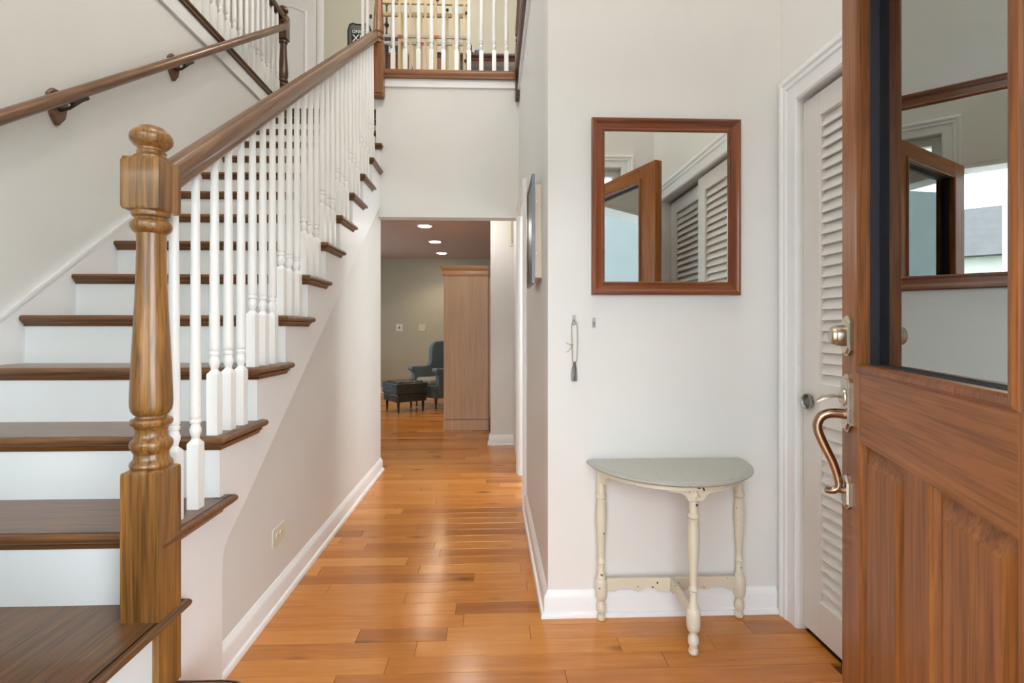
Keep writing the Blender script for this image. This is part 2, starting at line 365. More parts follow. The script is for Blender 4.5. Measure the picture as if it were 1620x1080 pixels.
struct('wall_front', wall_holes('X', XL - .15, XR + .12, YE - .15, YE, 0, CEIL, [(-.45, .63, 0, 2.10), (.70, .94, .4, 2.3), (-1.8, -.62, .95, 2.3)]), M['wallin'], 'front wall of the house around the entrance doorway', 'wall')
struct('wall_den_near', B().box(0, 2.5, 5.13, 5.25, 0, 2.42), M['wall'], 'short wall at the end of the hallway under the air vent', 'wall')
struct('wall_den_far', B().box(-4, 2.5, 9.4, 9.52, 0, 2.42), M['den'], 'olive far wall of the den behind the armchair', 'wall')
struct('wall_den_left', wall_holes('Y', 4.13, 9.4, -4.12, -4, 0, 2.42, [(6.3, 8.5, .85, 2.1)]), M['den'], 'left wall of the den with an added window', 'wall')
struct('wall_den_right', wall_holes('Y', YF + .12, 9.5, 2.5, 2.62, 0, 2.42, [(2.8, 4.4, .85, 2.1)]), M['wall'], 'outer right wall of the side room and den', 'wall')
struct('wall_upper_back', B().box(-3.3, 2.5, 6.5, 6.6, F2, CEIL), M['upper'], 'upstairs hall back wall behind the gates and dresser', 'wall')
struct('wall_upper_left', wall_holes('Y', .25, 6.5, -3.3, -3.2, F2, CEIL, [(1.5, 3.7, 3.95, 5.25)]), M['wall'], 'upstairs left wall beyond the landing railing', 'wall')
struct('wall_upper_right', wall_holes('Y', .25, 6.5, 2.5, 2.62, F2, CEIL, []), M['wall'], 'upstairs right wall', 'wall')
struct('wall_upper_front', B().box(-3.3, XL - .15, .25, .40, F2, CEIL).box(XR + .12, 2.5, YF, YF + .12, F2, CEIL), M['wall'], 'upstairs front wall', 'wall')
struct('ceiling', B().box(-3.3, 2.62, .25, 6.6, CEIL, CEIL + .1), M['ceil'], 'high ceiling over the foyer and upstairs hall', 'ceiling')
struct('ceiling_den', B().box(-4.1, 2.6, YB + .12, 9.5, 2.42, 2.5), M['denceil_shaded'], 'low ceiling of the den, dimness painted into its colour, with downlights', 'ceiling')
struct('ceiling_side_room', B().box(XH + .12, 2.6, YF + .12, YB + .12, 2.42, 2.5), M['ceil'], 'ceiling of the side room off the hallway', 'ceiling')
# upper floor deck (hidden underside shows above the hall opening)
struct('floor_upper', B().box(XW, 2.62, YB + .01, 6.6, 3.12, F2 - .002).box(XL - .15, XW, 4.90, 6.6, 3.12, F2 - .002).box(-3.3, XL - .15, .25, 6.6, 3.1, F2 - .002).box(XH + .01, 2.62, YF + .12, YB + .01, 3.12, F2 - .002), M['oaky'], 'upstairs floor deck behind the balcony edge', 'floor')

# ------------------------------------------------------------------ baseboards, casings
BASE = [(0, 0), (.017, 0), (.030, .0), (.030, .006), (.026, .016), (.017, .019), (.017, .075), (.013, .085), (.006, .092), (.004, .098), (0, .1)]
def baseboard(name, path, label):
    return struct(name, B().sweep(path, BASE, XY), M['white'], label, 'baseboard', smooth=35)
baseboard('baseboard_hall_left', [(XW, 1.715), (XW, 4.25)], 'white baseboard along the stair wall of the hallway')
baseboard('baseboard_entry', [(XH, 3.285), (XH, YF), (XR - .022, YF)], 'white baseboard wrapping the wall corner below the mirror')
baseboard('baseboard_den_near', [(.0, 5.25), (0, 5.13), (XH, 5.13)], 'white baseboard under the air vent at the hallway end')
baseboard('baseboard_den_far', [(-4, 9.4), (2.5, 9.4)], 'white baseboard at the far wall of the den')
def casing(name, path, mapf, label, wd=.105, **k):
    pr = [(0, 0), (0, .010), (.008, .015), (.016, .013), (.055, .016), (.062, .021), (.078, .020), (.086, .025), (.098, .026), (.105, .022), (.105, 0)]
    pr = [(o * wd / .105, q) for o, q in pr]
    return struct(name, B().sweep(path, pr, mapf), M['white'], label, 'door trim', smooth=25)
casing('trim_1', [(1.935, 0), (1.935, 2.017), (.60, 2.017), (.60, 0)], lambda u, v, q: (XR - q, u, v), 'stepped casing around the louvered closet opening')
casing('trim_2', [(4.05, 0), (4.05, 2.03), (3.355, 2.03), (3.355, 0)], lambda u, v, q: (XH - q, u, v), 'plain casing around the side opening of the hallway', .07)
struct('trim_3', B().box(XH + .001, XH + .119, 4.05, 4.051 - .006, 0, 2.03).box(XH + .001, XH + .119, 3.355, 3.361, 0, 2.03).box(XH + .001, XH + .119, 3.361, 4.044, 2.024, 2.03), M['white'], 'white jamb lining of the side opening of the hallway', 'door trim')
struct('trim_4', B().sweep([(XH - .035, YB), (XW + .05, YB)], [(0, 3.055), (.010, 3.055), (.014, 3.075), (.008, 3.085), (.012, 3.119), (0, 3.119)], lambda u, v, q: (u, 2 * YB - v, q) if False else (u, v, q)) if False else
       B().box(XW + .05, XH - .03, YB - .010, YB, 3.072, 3.119).box(XW + .05, XH - .03, YB - .014, YB, 3.055, 3.073), M['white'], 'white fascia trim under the balcony edge', 'trim')
struct('trim_5', B().box(XH - .012, XH, YF + .02, 4.06, 3.03, 3.12).box(XH - .018, XH, YF + .02, 4.06, 3.012, 3.0295), M['white'], 'white fascia trim along the top of the right hallway wall', 'trim')
struct('trim_6', B().box(XL, XL + .012, .40, 4.94, 3.10, 3.19).box(XL, XL + .018, .40, 4.94, 3.082, 3.0995), M['white'], 'white fascia trim along the top of the left stair wall', 'trim')

# ------------------------------------------------------------------ staircase
st = thing('staircase', 'straight staircase of brown oak treads and white risers rising from the entry', 'staircase', (-1.4, 1.4, 0))
def half(r, zc, n=7): return [(r * math.cos(a), zc + r * math.sin(a)) for a in [(-.5 + i / (n - 1)) * math.pi for i in range(n)]] + [(-.004, zc + r), (-.004, zc - r)]
RN = .0135
def tread(k):
    zt = k * RISE; y = YN(k); b = B()
    xn = -.833 if k == 3 else (XN if k <= 13 else XW - .02)
    tip = y + .345 if k < 13 else (YB - .002 if k == 13 else y + .30)
    xr = xn - RN
    b.box(XSK, xr, y + RN, y + .298, zt - .027, zt)
    if k <= 12: b.box(XS - .02, xr, y + .29, tip - RN, zt - .027, zt)
    if k == 3:
        b.sweep([(XSK, y + RN), (-.90, y + RN)], half(RN, zt - RN), XY)
        b.sweep([(xr - .02, 1.372), (xr, 1.372), (xr, tip - RN), (XS - .02, tip - RN)], half(RN, zt - RN), XY)
    elif k <= 12: b.sweep([(XSK, y + RN), (xr, y + RN), (xr, tip - RN), (XS - .02, tip - RN)], half(RN, zt - RN), XY)
    elif k == 13: b.sweep([(XSK, y + RN), (xr, y + RN), (xr, tip)], half(RN, zt - RN), XY)
    else: b.sweep([(XSK, y + RN), (xr, y + RN)], half(RN, zt - RN), XY)
    t = build('tread', b, M['oakx'], st, smooth=40)
    zb = zt - .027; pr = [(0, zb), (.019, zb), (.018, zb - .005), (.012, zb - .007), (.009, zb - .013), (.006, zb - .019), (0, zb - .019)]
    c = B()
    if k == 3: c.sweep([(XSK, y + .03), (-.93, y + .03)], pr, XY); c.sweep([(XS + .002, 1.436), (XS + .002, tip - .045)], pr, XY)
    elif k <= 12: c.sweep([(XSK, y + .03), (XS, y + .03), (XS, tip - .045)], pr, XY)
    elif k == 13: c.sweep([(XSK, y + .03), (XS, y + .03), (XS, tip)], pr, XY)
    else: c.sweep([(XSK, y + .03), (XW - .03, y + .03)], pr, XY)
    build('cove_molding', c, M['oakx'], t)
    build('riser', B().box(XSK, XS - .02 if k <= 13 else XW - .012, y + .03, y + .045, (k - 1) * RISE, zt - .027), M['riser'], st)
for k in range(3, 16): tread(k)
# top nosing at the upper floor
y16 = YN(16)
t16 = build('tread', B().box(XSK, XW - .012, y16 + RN, y16 + .1, F2 - .027, F2).sweep([(XSK, y16 + RN), (XW - .03, y16 + RN)], half(RN, F2 - RN), XY), M['oakx'], st, smooth=40)
build('riser', B().box(XSK, XW - .012, y16 + .03, y16 + .045, 3.0, F2 - .027), M['riser'], st)
# landing (second step) with its side edge, and the rounded starting step
xr = -.826 - RN
build('landing_tread', B().box(XSK, xr, .402, 1.431, .373, .4).box(-.90, xr, 1.431, 1.455, .373, .4).sweep([(xr, .402), (xr, 1.455), (XS - .02, 1.455)], half(RN, .4 - RN), XY), M['oaky'], st, smooth=40)
build('riser', B().box(-.868, -.853, .402, 1.36, 0, .373), M['riser'], st)
cx, cy, rr = -.72, 1.300, .1165
arc = [(cx + rr * math.cos(a), cy + rr * math.sin(a)) for a in [i * Q / 10 for i in range(11)]]
path = [(cx + rr, .402)] + arc + [(-.853, cy + rr)]
b = B().prism([(-.853, .402)] + path, 'Z', .173, .2).sweep(path, half(RN, .2 - RN), XY)
build('starting_tread', b, M['oaky'], st, smooth=40)
arc2 = [(cx + (rr - .025) * math.cos(a), cy + (rr - .025) * math.sin(a)) for a in [i * Q / 10 for i in range(11)]]
build('riser', B().prism([(-.853, .402), (cx + rr - .025, .402)] + arc2 + [(-.853, cy + rr - .025)], 'Z', 0, .173), M['riser'], st, smooth=40)
# side panel (stringer) with the curved lower end
poly = [(1.431, 0), (1.716, 0), (1.716, .362), (1.720, .395), (1.731, .425), (1.750, .449), (1.785, .472), (1.88, .534), (2.559, 1.02), (4.069, 2.08), (YB - .001, 2.122), (YB - .001, 13 * RISE - .027)]
for k in range(13, 2, -1):
    yk = YN(k) + .03
    poly += [(yk, k * RISE - .027)] + ([(yk, (k - 1) * RISE - .027)] if k > 3 else [])
poly[-1] = (1.431, .573)
build('side_panel', B().prism(poly, 'X', XS - .02, XS), M['white'], st)
sk = lambda Y: .655 + (Y - 1.401) * RISE / RUN
build('skirt_board', B().prism([(.402, .36), (.402, .5), (1.193, .5), (4.7, sk(4.7)), (4.7, 2.65), (1.6, .36)], 'X', XL, XSK), M['white'], st)
build('skirt_cap', B().prism([(.402, .484), (.402, .5), (1.193, .5), (4.7, sk(4.7)), (4.7, sk(4.7) - .02), (1.196, .484)], 'X', XL, XSK + .005), M['white'], st)

# ------------------------------------------------------------------ balusters, newels, rails
def baluster(parent, x, y, z0, z1, sq=.197, h=.017):
    p = [(0, h, 1), (sq - .004, h, 1), (sq, h * .97, 1), (sq + .010, .0125), (sq + .014, .0105), (sq + .022, .0125), (sq + .032, .0160), (sq + .041, .0165), (sq + .051, .0135), (sq + .058, .0115),
         (sq + .060, .0150), (sq + .066, .0160), (sq + .071, .0150), (sq + .073, .0135), (sq + .076, .0160), (sq + .086, .0165)]
    t = z1 - z0
    p += [(sq + .086 + (t - sq - .086) * .5, .0140), (t, .0110)]
    return build('baluster', B().lathe((x, y, z0), p, 16), M['balus'], parent, smooth=38)
RB = lambda Y: 1.518 + .7196 * (Y - 1.466)
bal = thing('stair_balustrade', 'open stair balustrade with turned brown newel post, thick oak rail and white balusters', 'balustrade', (-.885, 1.387, .2))
XB = -.893
ys = [(3, 1.497), (3, 1.604)]
for k in range(4, 14): ys += [(k, YN(k) + d + .017) for d in (.026, .115, .204)]
ys = [q for q in ys if q[1] < 4.03]
for k, y in ys: baluster(bal, XB, y, k * RISE, RB(y) + .004)
RP = [(-.022, 0), (.022, 0), (.026, .006), (.024, .016), (.030, .026), (.032, .04), (.028, .055), (.018, .066), (0, .07), (-.018, .066), (-.028, .055), (-.032, .04), (-.030, .026), (-.024, .016), (-.026, .006)]
def rail(name, pts, parent, mat, k=1.0, local=False):
    # built flat along its own Y so the grain follows it
    return build(name, B().tube(pts, 0, len(RP), True, [(a * k, c * k) for a, c in RP]), mat, parent, smooth=35)
rail('handrail', [(XB, 1.425, RB(1.425)), (XB, 2.0, RB(2.0)), (XB, 3.0, RB(3.0)), (XB, 4.04, RB(4.04))], bal, M['rail'])
def front_newel(parent, x, y):
    z0 = .2; h = .0475
    P = [(0, h, 1), (.768 - z0, h, 1), (.776 - z0, h - .001, 1), (.783 - z0, .043), (.784 - z0, .047), (.790 - z0, .049), (.797 - z0, .047), (.803 - z0, .042), (.806 - z0, .040), (.819 - z0, .039), (.828 - z0, .044),
         (.836 - z0, .048), (.844 - z0, .049), (.851 - z0, .047), (.857 - z0, .041), (.866 - z0, .036), (.880 - z0, .036), (.889 - z0, .041), (.894 - z0, .047), (.901 - z0, .049), (.908 - z0, .046), (.912 - z0, .036), (.917 - z0, .034),
         (.921 - z0, .040), (.930 - z0, .0455), (.942 - z0, .048), (.956 - z0, .0485), (.99 - z0, .0475), (1.08 - z0, .0435), (1.18 - z0, .0385), (1.28 - z0, .0345), (1.36 - z0, .033), (1.388 - z0, .034), (1.395 - z0, .042), (1.402 - z0, .0465),
         (1.411 - z0, .0475), (1.418 - z0, .045), (1.423 - z0, .038), (1.429 - z0, .036), (1.433 - z0, .043), (1.438 - z0, .045), (1.444 - z0, .044), (1.447 - z0, h - .002, 1), (1.455 - z0, h, 1), (1.568 - z0, h, 1), (1.576 - z0, h - .003, 1), (1.579 - z0, .044, 1), (1.580 - z0, .040)]
    n = build('newel_post', B().lathe((x, y, z0), P, 32), M['oak'], parent, smooth=32, label='brown oak newel post with a bun finial at the foot of the rail')
    F = [(0, .040), (.008, .041), (.013, .036), (.018, .032), (.023, .034), (.027, .030), (.031, .030), (.040, .040), (.050, .0475), (.058, .049), (.067, .0475), (.076, .041), (.082, .032), (.0835, .029), (.087, .028), (.090, .020), (.0905, .004)]
    build('finial', B().lathe((x, y, 1.578), F, 32), M['oak'], n, smooth=35)
front_newel(bal, -.885, 1.3875)
def upper_newel(parent, x, y, zb, zt, h, mat, zr):
    P = [(zb, h * .93, 1), (zb + .010, h * .93, 1), (zb + .012, h * .86, 1), (zb + .018, h * .86, 1), (zb + .02, h, 1), (zr, h, 1), (zr + .006, h * .8), (zr + .012, h * .95), (zr + .028, h * .95), (zr + .034, h * .72), (zr + .044, h * .7), (zr + .05, h * .92), (zr + .066, h * .95), (zr + .074, h * .74),
         (zr + .088, h * .74), (zr + .10, h * .98), (zr + .15, h * .98), (zr + .34, h * .70), (zr + .46, h * .66), (zr + .47, h * .9), (zr + .49, h * .9), (zr + .50, h * .75), (zt - .17, h, 1), (zt - .07, h, 1), (zt - .062, h * .6), (zt - .05, h * .6), (zt - .03, h), (zt - .01, h * .8), (zt, h * .2)]
    return build('newel_post', B().lathe((x, y, 0), P, 24), mat, parent, smooth=32)
upper_newel(bal, -.874, 4.087, 2.955, 4.35, .0415, M['oakuz'], 3.36)

bc = thing('balcony_railing', 'balcony railing of white balusters on an orange-brown shoe above the hallway opening', 'railing', (-.3, YB, 3.12))
shoe = [(-.035, 3.12), (.032, 3.12), (.036, 3.128), (.033, 3.138), (.040, 3.146), (.044, 3.160), (.040, 3.174), (.028, 3.186), (-.035, 3.186)]
build('shoe_rail', B().sweep([(-.832, YB), (XH - .033, YB)], shoe, XY), M['oaku'], bc, smooth=35)
for px_ in (623, 642.5, 663, 683, 702, 722.6, 742, 761.5, 781.6, 801):
    yy = 4.15; baluster(bc, ((px_ - 806) / 820 + .0366) * yy, yy, 3.186, 4.09, .175, .0165)
rail('handrail', [(-.84, 4.14, 4.09), (XH, 4.14, 4.09)], bc, M['oaku'])
upper_newel(bc, .236, 4.087, 2.955, 4.35, .0415, M['dark'], 3.36)

gr = thing('gallery_railing', 'dark-capped gallery railing along the top of the right hallway wall', 'railing', (XH + .02, 3.2, 3.12))
build('shoe_rail', B().sweep([(XH, 4.05), (XH, YF + .02)], shoe, XY), M['dark'], gr, smooth=35)
for i in range(19): baluster(gr, XH + .03, 3.97 - .1 * i, 3.186, 4.09, .175, .0165)
rail('handrail', [(XH + .03, YF + .02, 4.09), (XH + .03, 4.05, 4.09)], gr, M['darky'])

lr = thing('landing_railing', 'upstairs railing of white balusters on a dark shoe above the left stair wall', 'railing', (-1.965, 4.9, 3.19))
sh2 = [(-.04, 3.19), (.020, 3.19), (.026, 3.200), (.024, 3.214), (.030, 3.224), (.030, 3.240), (.020, 3.252), (-.04, 3.252)]
build('shoe_rail', B().sweep([(XL, .45), (XL, 4.93)], sh2, XY), M['darky'], lr, smooth=35)
for i in range(24): baluster(lr, -1.968, 4.86 - .1 * i, 3.252, 4.06, .19, .0165)
rail('handrail', [(-1.968, .45, 4.06), (-1.968, 4.95, 4.06)], lr, M['darky'])
def newel2(parent, x, y):
    h = .044
    P = [(3.2, h, 1), (3.40, h, 1), (3.408, h * .9), (3.415, h * .98), (3.43, h * .98), (3.437, h * .75), (3.447, h * .75), (3.455, h * .98), (3.47, h), (3.48, h * .75), (3.49, h * .72), (3.498, h * .98), (3.512, h), (3.52, h * .8), (3.53, h * .85), (3.56, h), (3.60, h), (3.70, h * .85), (3.80, h * .72), (3.86, h * .68), (3.868, h * .9), (3.885, h * .92), (3.89, h * .8), (3.90, h, 1), (4.13, h, 1), (4.138, h * .6), (4.15, h * .6), (4.17, h), (4.19, h * 1.02), (4.21, h * .8), (4.218, h * .3)]
    return build('newel_post', B().lathe((x, y, 0), P, 24), M['dark'], parent, smooth=32)
newel2(lr, -1.975, 5.02)

# wall handrail with two brackets
wr = thing('wall_handrail', 'brown wall-mounted handrail climbing the left stair wall on shield brackets', 'handrail', (-1.88, 3.0, 2.6))
ZR = lambda Y: 1.957 + (Y - 2.064) * .711
pts = [(-1.878, y, ZR(y)) for y in (.5, 1.5, 2.5, 3.5, 4.5, 4.82)] + [(-1.884, 4.88, ZR(4.88)), (-1.90, 4.925, ZR(4.925) + .01), (-1.925, 4.955, ZR(4.95) + .03), (-1.955, 4.965, ZR(4.96) + .06)]
oval = [(.024 * math.cos(a), .027 * math.sin(a)) for a in [i * 2 * math.pi / 14 for i in range(14)]]
build('rail', B().tube(pts, 0, 14, True, oval), M['rail'], wr, smooth=50)
for yb in (2.40, 3.255):
    zc = ZR(yb) - .014
    sh = [(yb - .054, zc + .0), (yb - .03, zc + .03), (yb + .03, zc + .03), (yb + .054, zc + .0), (yb + .036, zc - .085), (yb, zc - .128), (yb - .036, zc - .085)]
    bp_ = build('bracket_plate', B().prism(sh, 'X', XL, XL + .022), M['rail'], wr, bev=.004)
    build('bracket_arm', B().tube([(XL + .020, yb, zc - .055), (XL + .035, yb, zc - .055), (XL + .055, yb + .01, zc - .045), (-1.878, yb + .03, zc - .012), (-1.878, yb + .045, zc + .004)], [.010, .008, .007, .007, .009], 10).tube([(-1.878, yb - .005, zc - .028), (-1.878, yb + .085, zc + .036)], .011, 8), M['iron'], bp_, smooth=50)

# ------------------------------------------------------------------ closet doors with separate slats
def closet_door(name, label, y0, y1, xf, pull):
    d = thing(name, label, 'closet door', (xf, y0, .02), 0, None, 'structure')
    xb = xf + .032; zt = 2.0; sw = .095
    f = B().box(xf, xb, y0, y0 + sw, .02, zt).box(xf, xb, y1 - sw, y1, .02, zt)
    for a, c in ((.02, .155), (.793, .945), (1.915, zt)): f.box(xf, xb, y0 + sw, y1 - sw, a, c)
    build('frame', f, M['closet'], d, bev=.002)
    bd = B()
    for a, c in ((.155, .793), (.945, 1.915)):
        for u0, u1 in ((y0 + sw, y0 + sw + .008), (y1 - sw - .008, y1 - sw)): bd.box(xf + .003, xb, u0, u1, a, c)
    build('louver_bead', bd, M['closet'], d)
    v = B().box(-.003, .003, y0 + sw + .004, y1 - sw - .004, -.026, .026)
    v.xf(Matrix.Rotation(math.radians(20), 4, 'Y'))
    me = None
    for a, c in ((.155, .793), (.945, 1.915)):
        n = round((c - a) / .0388)
        for i in range(n):
            z = a + (i + .5) * (c - a) / n
            if me is None: s_ = build('slat', v, M['closet']); me = s_.data
            else: s_ = bpy.data.objects.new('slat', me); COL.objects.link(s_)
            s_.location = (xf + .016, 0, z); attach(s_, d)
    if pull:
        ring = B()
        yc, zc = 1.888, .872; pr = [(.0, .030), (.004, .030), (.005, .027), (.002, .025), (-.012, .024), (-.012, .001)]
        n = 28; vs = []; fs = []
        for o, r in pr:
            for i in range(n): a = 2 * math.pi * i / n; vs.append((xf - o, yc + r * math.cos(a), zc + r * math.sin(a)))
        for j in range(len(pr) - 1):
            for i in range(n): fs.append((j * n + i, j * n + (i + 1) % n, (j + 1) * n + (i + 1) % n, (j + 1) * n + i))
        # set proud so the cup shows on the stile
        vs = [(x - .0125, y, z) for x, y, z in vs]
        build('finger_pull', ring.add(vs, fs), M['pull'], d, smooth=40)
    return d
closet_door('door_2', 'white louvered sliding closet door with a round finger pull, beside the mirror wall', 1.175, 1.932, XR + .012, True)
closet_door('door_3', 'white louvered sliding closet door on the rear track, behind the open front door', .605, 1.25, XR + .055, False)

# ------------------------------------------------------------------ front door, open, in its own frame (x along the leaf from the latch edge, y into the leaf)
Fv = Vector((math.sin(PSI), math.cos(PSI), 0)); Rv = Vector((math.cos(PSI), -math.sin(PSI), 0))
KD = 1.0726  # leaf is 0.87 m wide: size checked against its image in the mirror
P0 = Rv * .8533 + Fv * 1.33; DX = (Rv * -.309 + Fv * -.951).normalized()
dz = math.atan2(DX.y, DX.x)
fd = thing('door_1', 'open reddish wooden front door with a large glass pane and raised lower panels', 'front door', (P0.x, P0.y, .008), dz, None, 'structure')
W_ = .81; T_ = .042; ZT = 2.0
def fpart(name, b, mat, parent=fd, **k):
    b.v = [(x * KD, y * KD, max(0.0, 1.132 + (z - 1.132) * KD) if z > .001 else 0.0) for x, y, z in b.v]
    k.setdefault('local', True); return build(name, b, mat, parent, **k)
GX0, GX1, GZ0, GZ1 = .130, .670, 1.048, 1.925
fpart('stile', B().box(0, .130, 0, T_, 0, ZT), M['door'], bev=.0015)
fpart('stile', B().box(.674, W_, 0, T_, 0, ZT), M['door'], bev=.0015)
fpart('mullion', B().box(.357, .4525, .0006, T_, .235, .89), M['door'])
fpart('rail', B().box(.130, .674, .0006, T_, 0, .235), M['doorx'])
fpart('rail', B().box(.130, .674, .0006, T_, .89, GZ0), M['doorx'])
fpart('rail', B().box(.130, .674, .0006, T_, GZ1, ZT), M['doorx'])
def raised(x0, x1, z0, z1):
    b = B(); rings = [(0, .0006), (.004, .0045), (.008, .013), (.012, .0135), (.036, .0045), (.0385, .002), (.0425, .002)]
    vs = []
    for d_, y in rings: vs += [(x0 + d_, y, z0 + d_), (x1 - d_, y, z0 + d_), (x1 - d_, y, z1 - d_), (x0 + d_, y, z1 - d_)]
    n = len(rings); fs = [(j * 4 + i, j * 4 + (i + 1) % 4, j * 4 + 4 + (i + 1) % 4, j * 4 + 4 + i) for j in range(n - 1) for i in range(4)] + [tuple(range(4 * n - 4, 4 * n))]
    o = len(vs); vs += [(x0, .03, z0), (x1, .03, z0), (x1, .03, z1), (x0, .03, z1)]
    fs += [(o + 3, o + 2, o + 1, o)] + [(i, (i + 1) % 4, o + (i + 1) % 4, o + i) for i in range(4)]
    return b.add(vs, fs)
fpart('raised_panel', raised(.130, .357, .235, .89), M['door'])
fpart('raised_panel', raised(.4525, .674, .235, .89), M['door'])
# glazing molding, dark strip, pane
mp_ = [(0, .019), (0, -.002), (.004, -.007), (.012, -.008), (.018, -.004), (.0205, .002), (.0205, .0008), (.003, .019)]
mx0, mx1, mz0, mz1 = .135, .665, 1.056, 1.917
fpart('glazing_molding', B().sweep([(mx0, mz0), (mx0, mz1), (mx1, mz1), (mx1, mz0)][::-1], mp_, lambda u, v, q: (u, q, v), closed=True), M['molding'], smooth=30)
fpart('glazing_strip', B().sweep([(mx0, mz0), (mx0, mz1), (mx1, mz1), (mx1, mz0)][::-1], [(-.0008, .0165), (.004, .0165), (.004, .0425), (-.0008, .0425)], lambda u, v, q: (u, q, v), closed=True), M['spacer'])
for g_ in (.034, .039): fpart('glass_pane', B().box(mx0 - .004, mx1 + .004, g_, g_ + .003, mz0 - .004, mz1 + .004), M['glass'])
# hardware
def plate(cx, cz, w, h, ch=.35, t=.011):
    a, c = w / 2, h / 2; k = a * .62; m_ = min(.018, c * .3)
    o = [(-a, -c + m_), (-k, -c + m_ * .5), (-k * .6, -c), (k * .6, -c), (k, -c + m_ * .5), (a, -c + m_), (a, c - m_), (k, c - m_ * .5), (k * .6, c), (-k * .6, c), (-k, c - m_ * .5), (-a, c - m_)]
    vs = []; n = len(o)
    for s_, y in ((1, .001), (1, -t * .55), (.88, -t * .6), (.80, -t)): vs += [(cx + p[0] * s_, y, cz + p[1] * (1 - (1 - s_) * w / h)) for p in o]
    fs = [(j * n + i, j * n + (i + 1) % n, j * n + n + (i + 1) % n, j * n + n + i) for j in range(3) for i in range(n)] + [tuple(range(n))[::-1], tuple(range(3 * n, 4 * n))]
    return B().add(vs, fs)
HX = .055; Z0 = -.008
dbp = fpart('deadbolt_plate', plate(HX, 1.126 + Z0, .062, .092), M['nickel'])
cyl = [(.0, .024), (.004, .025), (.018, .023), (.020, .021), (.026, .020), (.029, .017), (.029, .001)]
def cyl_y(cx, cz, prof, n=24):
    vs = [(cx + r * math.cos(2 * math.pi * i / n), -o, cz + r * math.sin(2 * math.pi * i / n)) for o, r in prof for i in range(n)]
    fs = [(j * n + i, j * n + (i + 1) % n, j * n + n + (i + 1) % n, j * n + n + i) for j in range(len(prof) - 1) for i in range(n)] + [tuple(range(n))[::-1], tuple(range((len(prof) - 1) * n, len(prof) * n))]
    return B().add(vs, fs)
lc = fpart('lock_cylinder', cyl_y(HX, 1.126 + Z0, [(o + .010, r) for o, r in cyl]), M['nickel'], dbp, smooth=35)
lp = fpart('latch_plate', plate(HX, .972 + Z0, .062, .132), M['nickel'])
fpart('latch_dome', cyl_y(HX - .004, .985 + Z0, [(.008, .022), (.014, .020), (.018, .012), (.019, .002)]), M['nickel'], lp, smooth=40)
fpart('thumb_lever', B().add([(HX - .011, -.008, .985 + Z0), (HX + .011, -.008, .985 + Z0), (HX + .013, -.030, .990 + Z0), (HX - .013, -.030, .990 + Z0), (HX - .017, -.052, .985 + Z0), (HX + .017, -.052, .985 + Z0), (HX + .012, -.068, .975 + Z0), (HX - .012, -.068, .975 + Z0),
       (HX - .011, -.008, .980 + Z0), (HX + .011, -.008, .980 + Z0), (HX + .013, -.030, .985 + Z0), (HX - .013, -.030, .985 + Z0), (HX - .017, -.052, .981 + Z0), (HX + .017, -.052, .981 + Z0), (HX + .012, -.068, .972 + Z0), (HX - .012, -.068, .972 + Z0)],
      [(0, 1, 2, 3), (3, 2, 5, 4), (4, 5, 6, 7), (8, 11, 10, 9), (11, 12, 13, 10), (12, 15, 14, 13), (0, 3, 11, 8), (3, 4, 12, 11), (4, 7, 15, 12), (1, 9, 10, 2), (2, 10, 13, 5), (5, 13, 14, 6), (7, 6, 14, 15), (0, 8, 9, 1)]), M['nickel'], lp, smooth=60)
fpart('lower_plate', plate(HX, .768 + Z0, .050, .076), M['nickel'])
gp = [(HX, -.006, .945), (HX, -.022, .947), (HX, -.040, .946), (HX, -.056, .938), (HX, -.064, .922), (HX, -.063, .905), (HX, -.056, .885), (HX, -.046, .862), (HX, -.035, .838), (HX, -.027, .815), (HX, -.022, .795), (HX, -.021, .782), (HX, -.026, .772), (HX, -.036, .768), (HX, -.048, .769)]
def smoothpts(p, n=4):
    p = [Vector(q) for q in p]; out = []
    for i in range(len(p) - 1):
        a, b_, c, d = p[max(i - 1, 0)], p[i], p[i + 1], p[min(i + 2, len(p) - 1)]
        for j in range(n):
            t = j / n; out.append(.5 * ((2 * b_) + (c - a) * t + (2 * a - 5 * b_ + 4 * c - d) * t * t + (3 * b_ - a - 3 * c + d) * t ** 3))
    return out + [p[-1]]
gpts = smoothpts([(a, c, z + Z0) for a, c, z in gp]); nn = len(gpts)
fpart('grip_handle', B().tube(gpts, [.0115 - .004 * (i / nn) for i in range(nn)], 14).tube([(HX, -.006, .770 + Z0), (HX, -.026, .774 + Z0)], .008, 10), M['bronze'], smooth=60)
fpart('hinge', B().box(W_ - .002, W_ + .006, .03, T_ + .004, 1.75, 1.85), M['nickel']); fpart('hinge', B().box(W_ - .002, W_ + .006, .03, T_ + .004, .2, .3), M['nickel'])

